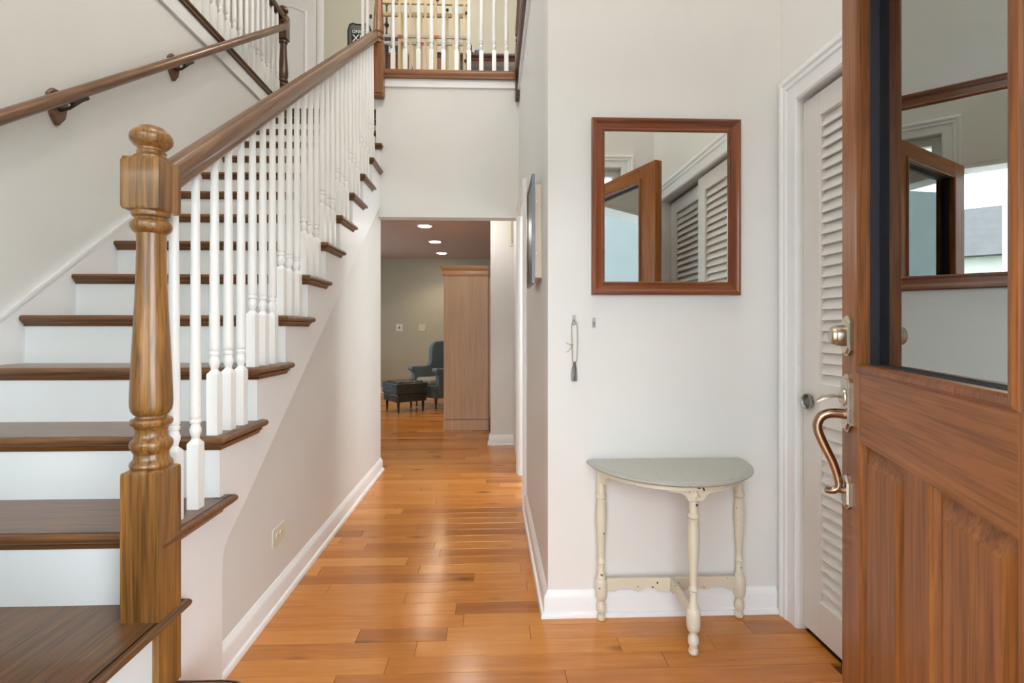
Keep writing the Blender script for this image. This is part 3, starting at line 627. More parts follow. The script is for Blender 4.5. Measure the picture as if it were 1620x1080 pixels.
# ------------------------------------------------------------------ mirror on the entry wall
mr = thing('wall_mirror', 'rectangular wall mirror in a reddish-brown beaded wooden frame above the half-moon table', 'mirror', (.713, YF, 1.636))
x0, x1, z0, z1 = .455, .953, 1.331, 1.931
mf = [(0, -.001), (0, -.012), (.004, -.016), (.009, -.016), (.013, -.014), (.031, -.017), (.035, -.021), (.041, -.024), (.048, -.024), (.052, -.020), (.0525, -.001)]
mmap = lambda u, v, q: (u, YF + q, v)
c_ = [(x0, z0), (x1, z0), (x1, z1), (x0, z1)]
def fr_side(i, mat):
    a, b_ = Vector(c_[i]), Vector(c_[(i + 1) % 4]); d = (b_ - a).normalized(); n = Vector((d.y, -d.x)); vs = []
    for P, s_ in ((a, -1), (b_, 1)):
        for o, q in mf: pt = P + n * o + d * s_ * o; vs.append(mmap(pt.x, pt.y, q))
    k = len(mf); fs = [(j, (j + 1) % k, k + (j + 1) % k, k + j) for j in range(k)] + [tuple(range(k)), tuple(range(k, 2 * k))[::-1]]
    return build('frame_rail', B().add(vs, fs), mat, mr, smooth=25)
for i, mt in enumerate((M['frame'], M['framez'], M['frame'], M['framez'])): fr_side(i, mt)
build('mirror_glass', B().box(x0 - .008, x1 + .008, YF - .010, YF - .004, z0 - .008, z1 + .008), M['mirror'], mr)
bd = B(); px_ = .0065
def octa(c, r): 
    x, y, z = c; bd.add([(x + r, y, z), (x - r, y, z), (x, y + r, z), (x, y - r, z), (x, y, z + r), (x, y, z - r)], [(0, 2, 4), (2, 1, 4), (1, 3, 4), (3, 0, 4), (2, 0, 5), (1, 2, 5), (3, 1, 5), (0, 3, 5)])
for i in range(int((x1 - x0 + .012) / px_)):
    for zz in (z0 - .0065, z1 + .0065): octa((x0 - .006 + i * px_, YF - .0165, zz), .0028)
for i in range(int((z1 - z0 + .012) / px_)):
    for xx in (x0 - .0065, x1 + .0065): octa((xx, YF - .0165, z0 - .006 + i * px_), .0028)
o = build('bead_trim', bd, M['frame'], mr); o['kind'] = 'stuff'

# ------------------------------------------------------------------ half-moon table
tb = thing('half_moon_table', 'small cream chipped half-moon table on three turned legs against the entry wall', 'table', (.70, 2.0, 0))
TC = (.70, 2.055); TRad = .318
def dpoly(r, yc=0): return [(TC[0] - r, TC[1])] + [(TC[0] - r * math.cos(a), TC[1] - yc - (r * 1.06 - yc) * math.sin(a)) for a in [i * math.pi / 40 for i in range(1, 40)]] + [(TC[0] + r, TC[1])]
def dplate(rz):
    b = B(); rings = [[(x, y, z) for x, y in dpoly(r)] for r, z in rz]; n = len(rings[0])
    vs = [v for q in rings for v in q]; fs = [tuple(range(n))[::-1], tuple(range((len(rz) - 1) * n, len(rz) * n))] + [(j * n + i, j * n + (i + 1) % n, j * n + n + (i + 1) % n, j * n + n + i) for j in range(len(rz) - 1) for i in range(n)]
    return b.add(vs, fs)
build('tabletop', dplate([(TRad - .022, .604), (TRad - .012, .6045), (TRad - .006, .607), (TRad, .612), (TRad, .616), (TRad - .004, .619), (TRad - .012, .620), (TRad - .014, .6225), (TRad - .022, .624)]), M['sage'], tb, smooth=35)
build('apron', B().add(*(lambda o_, i_: ([(x, y, z) for x, y in o_ for z in (.588, .604)] + [(x, y, z) for x, y in i_ for z in (.588, .604)],
      [(2 * i, 2 * i + 2, 2 * i + 3, 2 * i + 1) for i in range(40)] + [(82 + 2 * i, 82 + 2 * i + 1, 82 + 2 * i + 3, 82 + 2 * i + 2) for i in range(40)] + [(2 * i, 82 + 2 * i, 82 + 2 * i + 2, 2 * i + 2) for i in range(40)] + [(0, 1, 83, 82), (80, 162, 163, 81)]))(dpoly(.292), dpoly(.274))), M['cream'], tb, smooth=40)
LEGP = [(.0, .010), (.004, .0155), (.012, .0175), (.020, .0155), (.026, .0135), (.030, .0140), (.040, .0185), (.052, .0195), (.064, .0170), (.074, .0115), (.080, .0115), (.084, .0190), (.090, .0215), (.100, .0235), (.140, .0245), (.158, .0225), (.163, .0185), (.167, .0190), (.172, .0175), (.180, .0125),
        (.222, .0122), (.227, .0165), (.234, .0165), (.239, .0125), (.255, .0125), (.30, .0150), (.36, .0190), (.41, .0212), (.440, .0205), (.460, .0165), (.466, .0180), (.472, .0180), (.476, .0135), (.482, .0205), (.489, .0215), (.495, .0200), (.499, .0158), (.54, .0158), (.543, .0190), (.552, .0190), (.553, .0180)]
legs = ((.434, 2.020), (.985, 2.020), (.712, 1.795))
for i, (lx, ly) in enumerate(legs):
    lg = build('leg', B().lathe((lx, ly, 0), LEGP + [(.589, .018)], 20), M['cream'], tb, smooth=40)
    # scrolled bracket across the top of the leg
    Wd = .112 if i == 2 else .06
    half_ = [(0.028, .545), (.030, .552), (.036, .562), (.044, .569), (.052, .573), (.060, .574), (.066, .576), (.084, .576), (.094, .579), (.104, .586), (.111, .594), (.113, .604)]
    half_ = [(u * Wd / .112, z) for u, z in half_]
    poly = half_ + [(-u, z) for u, z in half_][::-1]
    bk = B().prism(poly, 'Y', -.009, .009)
    if i == 2: M4 = Matrix.Translation((lx, ly - .016, 0))
    else: M4 = Matrix.Translation((lx + (.006 if i == 0 else -.006), ly - .035, 0)) @ Matrix.Rotation(math.radians(-72 if i == 0 else 72), 4, 'Z')
    build('bracket', bk.xf(M4), M['cream'], lg, bev=.002)
    if i == 2:
        e = B().add([(-.016, 0, .558), (.016, 0, .558), (0, -.010, .564), (0, 0, .592), (0, -.006, .575), (-.006, 0, .558), (.006, 0, .558), (0, 0, .546)], [(0, 2, 3), (2, 1, 3), (0, 5, 2), (6, 1, 2), (5, 7, 2), (7, 6, 2), (0, 3, 1)])
        build('arrow_ornament', e.xf(Matrix.Translation((lx, ly - .0255, 0))), M['cream'], lg)
scal = [(0, .115), (.03, .113), (.05, .122), (.085, .128), (.11, .118), (.13, .112), (.15, .118), (.175, .128), (.20, .124), (.225, .110), (.25, .108), (.275, .116)]
def stretch(L): return [(u * L / .275, z) for u, z in scal] + [(L, .165), (0, .165)]
build('stretcher', B().prism([(.455 + u, z) for u, z in stretch(.257)], 'Y', 2.013, 2.027), M['cream'], tb, bev=.002)
build('stretcher', B().prism([(.967 - u, z) for u, z in stretch(.255)], 'Y', 2.013, 2.027), M['cream'], tb, bev=.002)
build('stretcher', B().prism([(2.013 - u, z) for u, z in stretch(.197)], 'X', .705, .719), M['cream'], tb, bev=.002)

# ------------------------------------------------------------------ hooks and cord loop beside the mirror
def hook(x, z, label):
    o = build('adhesive_hook', B().box(x - .007, x + .007, YF - .003, YF - .0005, z - .018, z + .022).tube(smoothpts([(x, YF - .003, z + .004), (x, YF - .009, z - .006), (x, YF - .017, z - .010), (x, YF - .019, z - .002)], 3), .0035, 8), M['clear'], smooth=40)
    return tag(o, label, 'hook', 'clear hooks beside the mirror')
hook(.333, 1.176, 'clear plastic hook holding the cord loop, left of the mirror bottom')
hook(.414, 1.165, 'empty clear plastic hook just below the mirror corner')
cl = thing('cord_loop', 'knotted beige cord loop with a wire bundle hanging from a clear hook', 'cord', (.333, YF - .016, 1.166))
lp_ = [(.333, 1.1685), (.325, 1.166), (.322, 1.150), (.3235, 1.10), (.3245, 1.06), (.326, 1.02), (.331, 1.006), (.337, 1.006), (.343, 1.02), (.345, 1.06), (.346, 1.10), (.345, 1.150), (.342, 1.166), (.333, 1.1685)]
build('cord', B().tube(smoothpts([(x, YF - .014, z) for x, z in lp_]), .0017, 7), M['cord'], cl, smooth=60)
build('knot', B().tube(smoothpts([(.300, YF - .012, 1.088), (.312, YF - .013, 1.082), (.3235, YF - .016, 1.080), (.327, YF - .018, 1.078), (.322, YF - .019, 1.072), (.316, YF - .014, 1.062), (.308, YF - .012, 1.053), (.300, YF - .011, 1.050)]), .0014, 6).lathe((.324, YF - .015, 1.073), [(0, .001), (.002, .0038), (.007, .0042), (.010, .001)], 8), M['cord'], cl, smooth=60)
wb = B()
for i in range(5):
    a = (i - 2) * .0030; wb.tube(smoothpts([(.334 + a * .3, YF - .014 - .001 * i, 1.012), (.332 + a, YF - .013 - .0012 * i, .99), (.329 + a * 1.5, YF - .013 - .001 * i, .955), (.333 + a * 1.4, YF - .013, .934), (.339 + a, YF - .014, .952), (.338 + a * .5, YF - .014, .99), (.335, YF - .014, 1.010)]), .0010, 5)
build('wire_bundle', wb, M['wire'], cl, smooth=60)

# ------------------------------------------------------------------ outlet on the stair wall
ot = thing('wall_outlet', 'ivory double outlet low on the wall under the stairs', 'outlet', (XW, 2.213, .28))
y0, y1, z0, z1 = 2.150, 2.276, .243, .318
build('cover_plate', B().box(XW, XW + .006, y0, y1, z0, z1), M['ivory'], ot, bev=.002)
for yc in (2.193, 2.233):
    rc = [(yc + .0165 * math.cos(a), .2805 + .0145 * math.sin(a)) for a in [i * 2 * math.pi / 16 for i in range(16)]]
    rp = build('receptacle', B().prism(rc, 'X', XW + .005, XW + .0085), M['ivory'], ot, smooth=30)
    build('socket_slot', B().box(XW + .0083, XW + .0088, yc - .006, yc - .004, .284, .291).box(XW + .0083, XW + .0088, yc - .006, yc - .004, .270, .277).box(XW + .0083, XW + .0088, yc + .005, yc + .009, .278, .283), M['black'], rp)

# ------------------------------------------------------------------ picture box on the right hallway wall
pc = thing('shadow_box_picture', 'dark print in a slate frame standing off the hallway wall on a cream box', 'picture', (XH, 2.47, 1.6))
build('backing_box', B().box(.198, XH, 2.32, 2.60, 1.372, 1.792), M['canvas'], pc, bev=.002)
for zz in (1.714, 1.482): build('felt_bumper', B().add(*(lambda v, f: (v, f))([(.206 + .004 * math.cos(a), 2.3195 - h, zz + .005 * math.sin(a)) for h in (-.002, .002) for a in [i * math.pi / 5 for i in range(10)]], [(i, (i + 1) % 10, 10 + (i + 1) % 10, 10 + i) for i in range(10)] + [tuple(range(10, 20))])), M['label'], pc)
fo = [(0, .198), (0, .190), (.004, .186), (.018, .184), (.022, .186), (.022, .198)]
yA, yB, zA, zB = 2.335, 2.605, 1.372, 1.812
build('picture_frame', B().sweep([(yA, zA), (yA, zB), (yB, zB), (yB, zA)][::-1], [(o * 1.0, q) for o, q in fo], lambda u, v, q: (q, u, v), closed=True), M['print'], pc, smooth=30)
build('frame_edge', B().sweep([(yA, zA), (yA, zB), (yB, zB), (yB, zA)][::-1], [(.0222, .1845), (.0222, .198), (.0245, .198), (.0245, .1855)], lambda u, v, q: (q, u, v), closed=True), M['slate'], pc)
build('print', B().box(.190, .197, yA - .002, yB + .002, zA - .002, zB + .002), M['print'], pc)

# ------------------------------------------------------------------ air vent, downlights, switches in the den
vt = thing('air_vent', 'white slatted air vent high on the wall at the hallway end', 'vent', (.28, 5.13, 2.1))
build('vent_frame', B().sweep([(.205, 1.985), (.40, 1.985), (.40, 2.215), (.205, 2.215)][::1], [(0, 5.13), (0, 5.122), (.020, 5.124), (.022, 5.13)], lambda u, v, q: (u, q, v), closed=True), M['ivory'], vt)
sm = None
for i in range(13):
    z = 1.994 + i * .0177
    if sm is None: s_ = build('slat', B().box(.205, .40, -.006, .006, -.0012, .0012).xf(Matrix.Rotation(math.radians(35), 4, 'X')), M['ivory']); sm = s_.data
    else: s_ = bpy.data.objects.new('slat', sm); COL.objects.link(s_)
    s_.location = (0, 5.124, z); attach(s_, vt)
dl = []
for i, (lx, ly, lab) in enumerate(((-.811, 6.434, 'round white downlight nearest the hallway opening'), (-.806, 7.585, 'round white downlight in the middle of the row of three'), (-.815, 8.71, 'round white downlight nearest the far den wall'))):
    d = thing('ceiling_downlight', lab, 'ceiling light', (lx, ly, 2.42), 0, 'downlights in the den ceiling')
    build('trim_ring', B().lathe((lx, ly, 2.413), [(0, .078), (0, .096), (.004, .100), (.0069, .100)], 28), M['white'], d, smooth=40)
    build('lens', B().lathe((lx, ly, 2.4105), [(0, .05), (.001, .078), (.0028, .080)], 28), M['bulb'], d, smooth=40)
    l = bpy.data.lights.new('downlight_lamp', 'SPOT'); l.energy = 26; l.color = (1, .80, .56); l.spot_size = math.radians(130); l.spot_blend = .6; l.shadow_soft_size = .07
    lo = bpy.data.objects.new('downlight_lamp', l); lo.location = (lx, ly, 2.40); COL.objects.link(lo)
for x, lab in ((-1.638, 'white light switch plate on the den wall, the one farther from the armchair'), (-1.23, 'cream switch plate on the den wall above the armchair arm')):
    s_ = thing('wall_switch', lab, 'switch', (x, 9.4, 1.17), 0, 'switches on the den wall')
    build('cover_plate', B().box(x - .06, x + .06, 9.392, 9.399, 1.11, 1.235), M['ivory'] if x > -1.5 else M['white'], s_, bev=.003)
    build('toggle', B().box(x - .01, x + .01, 9.384, 9.393, 1.155, 1.19), M['black'] if x < -1.5 else M['ivory'], s_)

# ------------------------------------------------------------------ armoire
ar = thing('armoire', 'tall light-brown armoire seen from its plain side at the end of the hallway', 'armoire', (-.28, 6.4, 0))
ax0, ax1, ay0, ay1 = -.532, -.022, 5.87, 6.95
build('base', B().box(ax0, ax1, ay0, ay1, 0, .118), M['armx'] if False else M['arm'], ar, bev=.003)
build('body', B().box(ax0 + .004, ax1 - .004, ay0 + .004, ay1 - .004, .124, 1.745), M['arm'], ar, bev=.003)
co_ = [(-.02, 1.742), (.004, 1.742), (.006, 1.752), (.014, 1.756), (.016, 1.785), (.012, 1.800), (.020, 1.816), (.030, 1.826), (.032, 1.838), (.036, 1.842), (.036, 1.854), (-.02, 1.854)]
build('cornice', B().sweep([(ax0, ay1), (ax0, ay0), (ax1, ay0), (ax1, ay1)][::-1] if False else [(ax0, ay1), (ax0, ay0), (ax1, ay0)], co_, XY).box(ax0, ax1, ay0, ay1, 1.742, 1.853), M['armx'], ar, smooth=25)
for i in range(2):
    d = build('door', B().box(ax1 - .002, ax1 + .02, ay0 + .03 + i * .515, ay0 + .535 + i * .515, .14, 1.73), M['arm'], ar, bev=.003)
    build('knob', B().lathe((ax1 + .030, ay0 + .10 if i == 0 else ay0 + .58, .745), [(0, .004), (.006, .014), (.020, .014), (.028, .004)], 12).tube([(ax1 + .018, ay0 + .10 if i == 0 else ay0 + .58, .758), (ax1 + .032, ay0 + .10 if i == 0 else ay0 + .58, .758)], .006, 8), M['iron'], d, smooth=50)

# ------------------------------------------------------------------ den armchair and ottoman
ch = thing('wing_armchair', 'blue-grey wingback armchair with a taupe seat partly hidden by the armoire', 'armchair', (-.72, 7.84, 0), math.radians(221))
def lp(name, b, mat, parent=None, **k):
    k.setdefault('local', True); return build(name, b, mat, parent or ch, **k)
lp('seat_base', B().prism([(-.33, -.31), (.30, -.31), (.36, -.22), (.375, 0), (.36, .22), (.30, .31), (-.33, .31)], 'Z', .155, .34), M['fabric'], bev=.02)
lp('seat_cushion', B().prism([(-.25, -.26), (.28, -.26), (.345, -.18), (.355, 0), (.345, .18), (.28, .26), (-.25, .26)], 'Z', .335, .425), M['seat'], bev=.03)
side = [(-.36, .16), (.32, .16), (.325, .30), (.325, .48), (.35, .52), (.355, .56), (.33, .585), (.10, .585), (.04, .60), (.015, .66), (.01, .78), (.0, .88), (-.03, .93), (-.09, .96), (-.42, .965), (-.40, .60)]
for s_ in (-1, 1):
    lp('arm', B().prism(side, 'Y', s_ * .27, s_ * .36), M['fabric'], bev=.025)
    lp('arm_roll', B().prism([(.345 + .034 * math.cos(a), .555 + .036 * math.sin(a)) for a in [i * math.pi / 7 for i in range(14)]], 'Y', s_ * .255, s_ * .375), M['fabric'], bev=.01)
lp('backrest', B().prism([(-.26, .40), (-.33, .955), (-.37, .985), (-.43, .975), (-.38, .16), (-.26, .16)], 'Y', -.30, .30), M['fabric'], bev=.03)
for lx, ly in ((.30, .25), (.30, -.25), (-.31, .25), (-.31, -.25)):
    lp('leg', B().lathe((lx, ly, 0), [(0, .012), (.02, .015), (.03, .012), (.06, .016), (.10, .021), (.13, .024), (.16, .024)], 12), M['dark'], smooth=40)
ott = thing('leather_ottoman', 'black leather ottoman on short tapered legs in front of the armchair', 'ottoman', (-1.204, 7.343, 0), math.radians(35))
lp('base', B().box(-.225, .225, -.225, .225, .15, .255), M['leather'], ott, bev=.012)
lp('cushion', B().box(-.238, .238, -.238, .238, .255, .405).prism([(-.19, -.19), (.19, -.19), (.19, .19), (-.19, .19)], 'Z', .40, .425), M['leather'], ott, bev=.035)
for sx in (-1, 1):
    for sy in (-1, 1): lp('leg', B().lathe((sx * .185, sy * .185, 0), [(0, .011), (.02, .012), (.155, .021)], 12), M['black'], ott, smooth=40)

# ------------------------------------------------------------------ upstairs
d4 = thing('door_4', 'white upstairs door with an arched panel behind the dark landing newel', 'door', (-2.54, 6.5, F2), 0, None, 'structure')
build('leaf', B().box(-2.93, -2.155, 6.462, 6.499, F2 + .01, 5.235), M['white'], d4, bev=.002)
def archp(x0, x1, z0, z1, rise):
    n = 10; pts = [(x0, z0), (x1, z0), (x1, z1 - rise)] + [(x1 + (x0 - x1) * i / n, z1 - rise + rise * math.sin(math.pi * i / n)) for i in range(1, n)] + [(x0, z1 - rise)]
    return pts
for a, c, r in ((3.35, 4.05, .0), (4.18, 5.10, .07)):
    po = archp(-2.80, -2.285, a, c, r) if r else [(-2.80, a), (-2.285, a), (-2.285, c), (-2.80, c)]
    build('panel', B().sweep(po, [(0, 6.463), (0, 6.450), (.012, 6.447), (.026, 6.455), (.03, 6.463)], lambda u, v, q: (u, q, v), closed=True), M['white'], d4, smooth=30)
build('door_handle', B().lathe((0, 0, 0), [(0, .026), (.006, .026), (.012, .010), (.035, .010), (.042, .026), (.058, .029), (.066, .018), (.068, .003)], 18).xf(Matrix.Translation((-2.215, 6.462, 4.12)) @ Matrix.Rotation(math.radians(90), 4, 'X')), M['nickel'], d4, smooth=50)
struct('trim_7', B().sweep([(-2.14, F2), (-2.14, 5.25), (-2.945, 5.25), (-2.945, F2)], [(0, 6.5), (0, 6.488), (.02, 6.480), (.06, 6.478), (.075, 6.484), (.075, 6.5)], lambda u, v, q: (u, q, v)), M['white'], 'white casing around the upstairs door', 'door trim', smooth=25)
vac = thing('upright_vacuum', 'grey bag upright vacuum with a black XL label at the top of the stairs', 'vacuum', (-1.29, 5.2, F2))
bg_ = [(-1.395, 3.55), (-1.185, 3.55), (-1.175, 4.08), (-1.195, 4.135), (-1.225, 4.150), (-1.27, 4.140), (-1.31, 4.140), (-1.355, 4.152), (-1.385, 4.140), (-1.402, 4.08)]
bagp = build('bag', B().prism(bg_, 'Y', 5.15, 5.26), M['grey'], vac, bev=.02)
pipg = [Vector((x, 5.155, z)) for x, z in bg_]
build('piping', B().tube([p for p in pipg] + [pipg[0]], .007, 8), M['black'], bagp, smooth=60)
build('label_panel', B().box(-1.365, -1.205, 5.143, 5.150, 3.955, 4.085), M['black'], bagp, bev=.002)
def text(name, s, x, y, z, size, mat, parent, rz=0):
    c = bpy.data.curves.new(name, 'FONT'); c.body = s; c.size = size; c.extrude = .001; c.align_x = 'LEFT'; c.materials.append(mat); c.offset = .0015
    t = bpy.data.objects.new(name + '_source', c); COL.objects.link(t); bpy.context.view_layer.update()
    me = bpy.data.meshes.new_from_object(t.evaluated_get(bpy.context.evaluated_depsgraph_get())); bpy.data.objects.remove(t); bpy.data.curves.remove(c)
    o = bpy.data.objects.new(name, me); COL.objects.link(o); o.location = (x, y, z); o.rotation_euler = (Q, 0, rz); attach(o, parent); return o
text('lettering', 'XL', -1.355, 5.141, 3.968, .095, M['label'], bagp); text('lettering', 'ORECK', -1.358, 5.141, 4.050, .040, M['label'], bagp)
build('handle', B().tube([(-1.29, 5.27, 3.5), (-1.275, 5.28, 4.2), (-1.262, 5.28, 4.45), (-1.26, 5.24, 4.55)], .012, 10), M['pinkpole'], vac, smooth=60)
build('nozzle', B().box(-1.43, -1.15, 5.06, 5.28, F2, F2 + .09).prism([(5.14, F2 + .08), (5.30, F2 + .08), (5.27, 3.56), (5.17, 3.56)], 'X', -1.34, -1.24), M['black'], vac, bev=.012)
sg = thing('white_safety_gate', 'folded white safety gate standing beside the vacuum', 'gate', (-1.17, 4.98, F2))
for px_ in (576.3, 583.2):
    xx = ((px_ - 806) / 820 + .0366) * 4.97; build('upright', B().box(xx - .013, xx + .013, 4.955, 4.985, F2, 4.45), M['balus'], sg, bev=.003)
for z in (3.25, 3.75, 4.38): build('crossbar', B().box(-1.185, -1.165, 4.962, 4.978, z, z + .03), M['balus'], sg)
build('latch', B().box(-1.142, -1.122, 4.94, 4.957, 4.085, 4.115), M['black'], sg)
def gate(name, label, Y, pxl, pxr, ztop, slats, knobs, barz):
    X = lambda p: ((p - 806) / 820 + .0366) * Y
    g = thing(name, label, 'gate', ((X(pxl) + X(pxr)) / 2, Y, F2), 0, 'wooden safety gates behind the balcony')
    build('top_rail', B().box(X(pxl), X(pxr), Y - .012, Y + .012, ztop - .034, ztop), M['pine'], g, bev=.003)
    build('bottom_rail', B().box(X(pxl), X(pxr), Y - .012, Y + .012, F2 + .02, F2 + .055), M['pine'], g, bev=.003)
    for p in slats: build('slat', B().box(X(p) - .0125, X(p) + .0125, Y - .022, Y - .012, F2 + .0, ztop - .004), M['pine'], g, bev=.002)
    bb = build('adjuster_bar', B().box(X(pxl), X(pxr), Y - .034, Y - .022, barz, barz + .025), M['bar'], g)
    for p in (slats[0], slats[len(slats) // 2]): build('bar_tip', B().box(X(p) - .012, X(p) + .03, Y - .037, Y - .021, barz + .003, barz + .020), M['orange'], bb)
    for p, z in knobs: build('knob', B().lathe((0, 0, 0), [(0, .007), (.004, .013), (.016, .013), (.020, .006)], 14).xf(Matrix.Translation((X(p), Y - .022, z)) @ Matrix.Rotation(math.radians(90), 4, 'X')), M['black'], g, smooth=50)
gate('wooden_gate', 'pale pine safety gate leaning upright just behind the balcony balusters', 4.6, 603, 739, 4.040, (633.5, 650.5, 674, 690, 717.5, 735), ((631, 4.035), (693, 4.035), (738.5, 3.92), (737, 3.50)), 3.695)
gate('wooden_gate', 'second pine safety gate, lower and farther back than the first', 4.70, 601, 738, 3.99, (638.5, 657, 667.5, 708, 726), ((708.5, 4.005),), 3.69)
cab = thing('side_cabinet', 'reddish wooden side cabinet behind the newel at the stair top', 'cabinet', (-.94, 5.2, F2))
build('body', B().box(-1.03, -.80, 5.03, 5.35, F2, 3.775), M['redwood'], cab, bev=.003)
build('top', B().box(-1.04, -.79, 5.02, 5.36, 3.775, 3.80), M['redwood'], cab, bev=.003); build('door', B().box(-1.01, -.82, 5.018, 5.032, F2 + .06, 3.75), M['redwood'], cab, bev=.003)
tbx = thing('teal_box', 'dark teal box with white printed bars on the side cabinet', 'box', (-.94, 5.12, 3.8))
build('carton', B().box(-1.03, -.84, 5.06, 5.2, 3.8005, 4.0), M['bluebox'], tbx, bev=.003)
build('carton_print', B().box(-.985, -.968, 5.0575, 5.06, 3.82, 3.88).box(-.94, -.923, 5.0575, 5.06, 3.82, 3.88).box(-1.02, -.85, 5.0575, 5.06, 3.892, 3.903), M['label'], tbx)
stm = thing('iron_stand', 'slim black turned iron stand behind the left balcony newel', 'stand', (-.982, 4.945, F2))
build('stem', B().lathe((-.982, 4.945, F2), [(0, .06), (.015, .06), (.03, .02), (.2, .008), (.7, .008), (.72, .018), (.75, .008), (.79, .008), (.82, .024), (.85, .010), (.90, .010), (.92, .022), (.95, .008), (1.0, .008), (1.02, .018), (1.05, .004)], 14), M['black'], stm, smooth=50)
build('tray', B().lathe((-.982, 4.945, F2 + 1.04), [(0, .02), (.006, .05), (.014, .052), (.015, .046)], 16), M['black'], stm, smooth=50)
dr = thing('cherry_cabinet', 'dark cherry cabinet with a molded top against the upstairs wall', 'cabinet', (.2, 6.1, F2))
build('body', B().box(-.40, .86, 5.93, 6.45, F2, 4.21), M['cherry'], dr, bev=.003)
build('top', B().sweep([(-.40, 6.45), (-.40, 5.93), (.86, 5.93), (.86, 6.45)], [(0, 4.205), (.006, 4.215), (.010, 4.232), (.022, 4.242), (.026, 4.250), (.034, 4.254), (.034, 4.277), (0, 4.277)], XY).box(-.40, .86, 5.93, 6.45, 4.205, 4.277), M['cherry'], dr, smooth=25)
build('black_panel', B().box(-.34, .80, 5.922, 5.931, 3.4, 4.145), M['black'], dr, bev=.003)
bt = thing('dark_bottle', 'dark glass bottle standing on the cherry cabinet', 'bottle', (-.228, 6.05, 4.277))
build('glass_body', B().lathe((-.228, 6.05, 4.2775), [(0, .025), (.006, .028), (.08, .028), (.10, .012), (.14, .010)], 16), M['black'], bt, smooth=40)
build('cap', B().lathe((-.228, 6.05, 4.417), [(0, .013), (.03, .013), (.034, .004)], 14), M['black'], bt, smooth=40)
cp = thing('blue_cup', 'small blue ceramic cup beside the bottle on the cherry cabinet', 'cup', (-.15, 6.05, 4.277))
build('cup_body', B().lathe((-.15, 6.05, 4.2775), [(0, .03), (.005, .033), (.09, .040), (.10, .038), (.098, .034), (.01, .026)], 18), M['bluecup'], cp, smooth=40)
build('cup_handle', B().tube(smoothpts([(-.112, 6.05, 4.36), (-.085, 6.05, 4.35), (-.085, 6.05, 4.31), (-.115, 6.05, 4.30)]), .006, 8), M['bluecup'], cp, smooth=60)
jg = thing('clay_jug', 'tall terracotta jug with a black neck behind the wooden gates', 'jug', (-.512, 5.2, F2))
build('jug_body', B().lathe((-.512, 5.2, F2 + .0005), [(0, .06), (.02, .075), (.25, .085), (.45, .070), (.58, .045), (.63, .042)], 18), M['clay'], jg, smooth=40)
build('neck', B().lathe((-.512, 5.2, F2 + .63), [(0, .042), (.02, .036), (.045, .038), (.055, .044), (.06, .040)], 18), M['black'], jg, smooth=40)

# ------------------------------------------------------------------ windows, exterior
def window(name, axis, a0, a1, z0, z1, c, ncol, nrow, label, th=.15):
    w_ = thing(name, label, 'window', ((a0 + a1) / 2, c, z0) if axis == 'X' else (c, (a0 + a1) / 2, z0), 0, None, 'structure')
    fr = B(); f = .045
    def bx(b, p, q, r, s, d): return b.box(p, q, c - d, c + d, r, s) if axis == 'X' else b.box(c - d, c + d, p, q, r, s)
    for p, q, r, s in ((a0, a0 + f, z0, z1), (a1 - f, a1, z0, z1), (a0 + f, a1 - f, z0, z0 + f), (a0 + f, a1 - f, z1 - f, z1)): bx(fr, p, q, r, s, .03)
    for i in range(1, ncol): m_ = a0 + (a1 - a0) * i / ncol; bx(fr, m_ - .02, m_ + .02, z0 + f, z1 - f, .025)
    for i in range(1, nrow): m_ = z0 + (z1 - z0) * i / nrow; bx(fr, a0 + f, a1 - f, m_ - .02, m_ + .02, .022)
    build('window_frame', fr, M['white'], w_)
    for i in range(ncol):
        for j in range(nrow):
            build('window_pane', bx(B(), a0 + (a1 - a0) * i / ncol + .01, a0 + (a1 - a0) * (i + 1) / ncol - .01, z0 + (z1 - z0) * j / nrow + .01, z0 + (z1 - z0) * (j + 1) / nrow - .01, .003), M['pane'], w_)
window('window_5_added', 'X', -1.8, -.62, .95, 2.3, YE - .08, 2, 1, 'unseen tall window added beside the stair landing for daylight')  # added out of view to light the risers and lower stairs
window('window_2', 'X', .70, .94, .4, 2.3, YE - .08, 1, 1, 'narrow sidelight window beside the entrance door')
window('window_3_added', 'Y', 6.3, 8.5, .85, 2.1, -4.06, 2, 1, 'unseen den window added on the left wall for daylight')  # added out of view to bring daylight into the den
window('window_4_added', 'Y', 2.8, 4.4, .85, 2.1, 2.56, 2, 1, 'unseen side room window added for daylight')  # added out of view to light the side room
window('window_1_added', 'Y', 1.5, 3.7, 3.95, 5.25, -3.25, 2, 1, 'unseen upstairs window added on the left wall for daylight')  # added out of view to light the upstairs hall
casing('trim_8', [(.70, .4), (.70, 2.3), (.94, 2.3), (.94, .4)], lambda u, v, q: (u, YE + q, v), 'white casing around the sidelight', -.09)
struct('trim_9', B().box(.605, .629, .245, .398, 0, 2.07).box(-.449, -.42, .245, .398, 0, 2.07).box(-.42, .605, .245, .398, 2.075, 2.099), M['white'], 'white frame of the entrance doorway', 'door frame')
struct('porch_floor', B().box(-2.2, 2.2, -2.2, .25, -.30, -.05), M['porch'], 'concrete porch outside the entrance', 'porch')
struct('added_porch_roof', B().box(-2.2, 2.2, -1.9, .25, 2.70, 2.90), M['ceil'], 'unseen flat roof added over the porch to cut sky light', 'added porch roof')  # added out of view to hold direct sky off the entry wall
struct('driveway', B().box(-7, 7, -14, -2.2, -.45, -.36), M['porch'], 'concrete driveway added in front of the porch to mute green bounce', 'driveway')  # added over the lawn to keep green bounce off the walls
struct('lawn', B().box(-40, 40, -40, -2.2, -.5, -.4), M['lawn'], 'green lawn in front of the house', 'lawn')
ps = thing('porch_post', 'white square porch post on the stair side of the porch', 'post', (-1.9, -1.7, -.05), 0, 'porch posts')
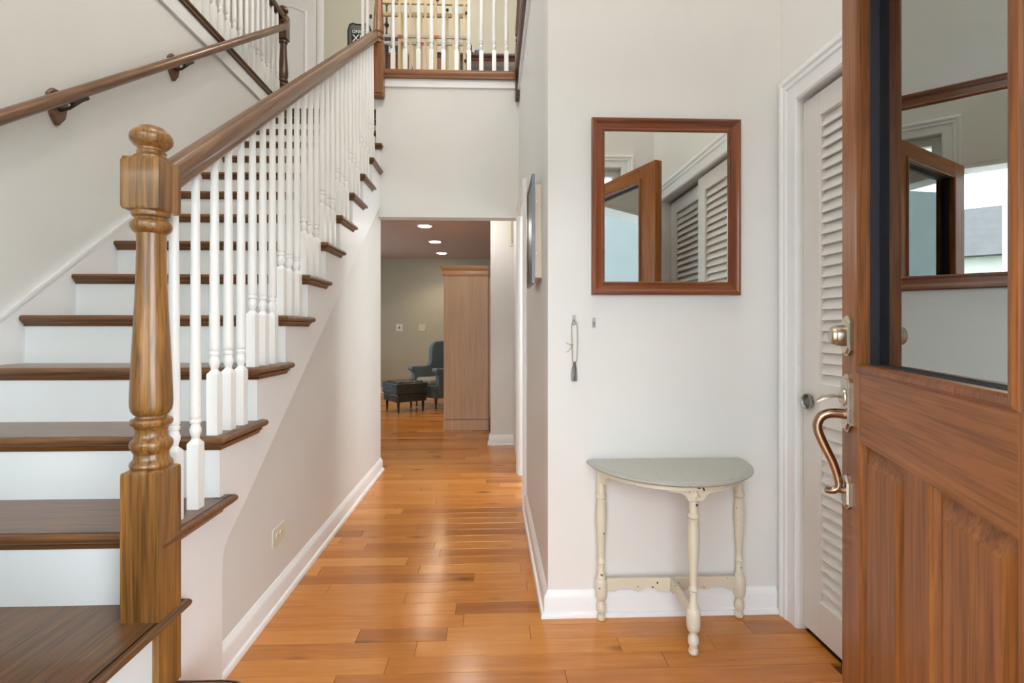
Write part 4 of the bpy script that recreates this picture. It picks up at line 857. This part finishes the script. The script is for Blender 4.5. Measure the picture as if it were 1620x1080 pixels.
build('shaft', B().box(-1.97, -1.83, -1.77, -1.63, -.05, 2.70), M['white'], ps, bev=.005); build('base', B().box(-2.0, -1.8, -1.8, -1.6, -.05, .12), M['white'], ps)
ps2 = ps.copy(); COL.objects.link(ps2); ps2.location = (1.9, -1.7, -.05); ps2['label'] = 'white square porch post on the closet side of the porch'
for c_ in list(ps.children): q = c_.copy(); COL.objects.link(q); q.parent = ps2
struct('added_garage_wing', B().box(-6.5, -3.6, -8, .2, -.4, 3.3), M['wing'], 'unseen blue-grey garage wing added beside the porch for a greyer reflection', 'garage')  # added out of view so the door glass in the mirror reflects grey
nb = thing('neighbour_house', 'grey-sided house with a dark roof across the lawn', 'house', (3, -26, -.4))
build('walls', B().box(-6, 12, -32, -24, -.4, 4.2), M['siding'], nb); build('roof', B().prism([(-24 + .6, 4.1), (-32 - .6, 4.1), (-28, 6.8)], 'X', -6.6, 12.6), M['rooft'], nb)
for i in range(4): wf = build('window', B().box(-4 + i * 4.2, -2.4 + i * 4.2, -24.0, -23.93, 1.0, 2.6), M['white'], nb); build('pane', B().box(-3.9 + i * 4.2, -2.5 + i * 4.2, -23.93, -23.90, 1.1, 2.5), M['print'], wf)

# ------------------------------------------------------------------ unseen ceiling lamps added as fill light
def fill_dome(x, y, z, label, watts, col=(1, .93, .83)):
    d = thing('added_fill_lamp', label, 'added fill lamp', (x, y, z), 0, 'added fill lamps')
    build('fill_lamp_canopy', B().lathe((x, y, z - .03), [(0, .17), (.0295, .17)], 28), M['nickel'], d, smooth=40)
    build('fill_lamp_shade', B().lathe((x, y, z - .13), [(0, .02), (.01, .07), (.04, .13), (.08, .155), (.10, .155)], 28), M['fill_glow'], d, smooth=60)
    l = bpy.data.lights.new('fill_bulb', 'POINT'); l.energy = watts; l.color = col; l.shadow_soft_size = .14
    o = bpy.data.objects.new('fill_bulb', l); o.location = (x, y, z - .30); COL.objects.link(o)
M['fill_glow'] = emis('fill_lamp_glow', (1, .92, .8), 4)  # glow of the added fill lamps
fill_dome(-.15, 1.0, CEIL, 'unseen fill lamp added high over the entry foyer', 60)
fill_dome(-.6, 5.3, CEIL, 'unseen fill lamp added over the upstairs hall', 16)
fill_dome(.85, 3.0, CEIL, 'unseen fill lamp added over the upstairs gallery', 42, (1, .96, .90))
fill_dome(-.22, 4.86, 2.42, 'unseen fill lamp added just past the hallway opening', 3.6, (1, .95, .88))
fill_dome(1.3, 3.6, 2.42, 'unseen fill lamp added in the side room', 25)
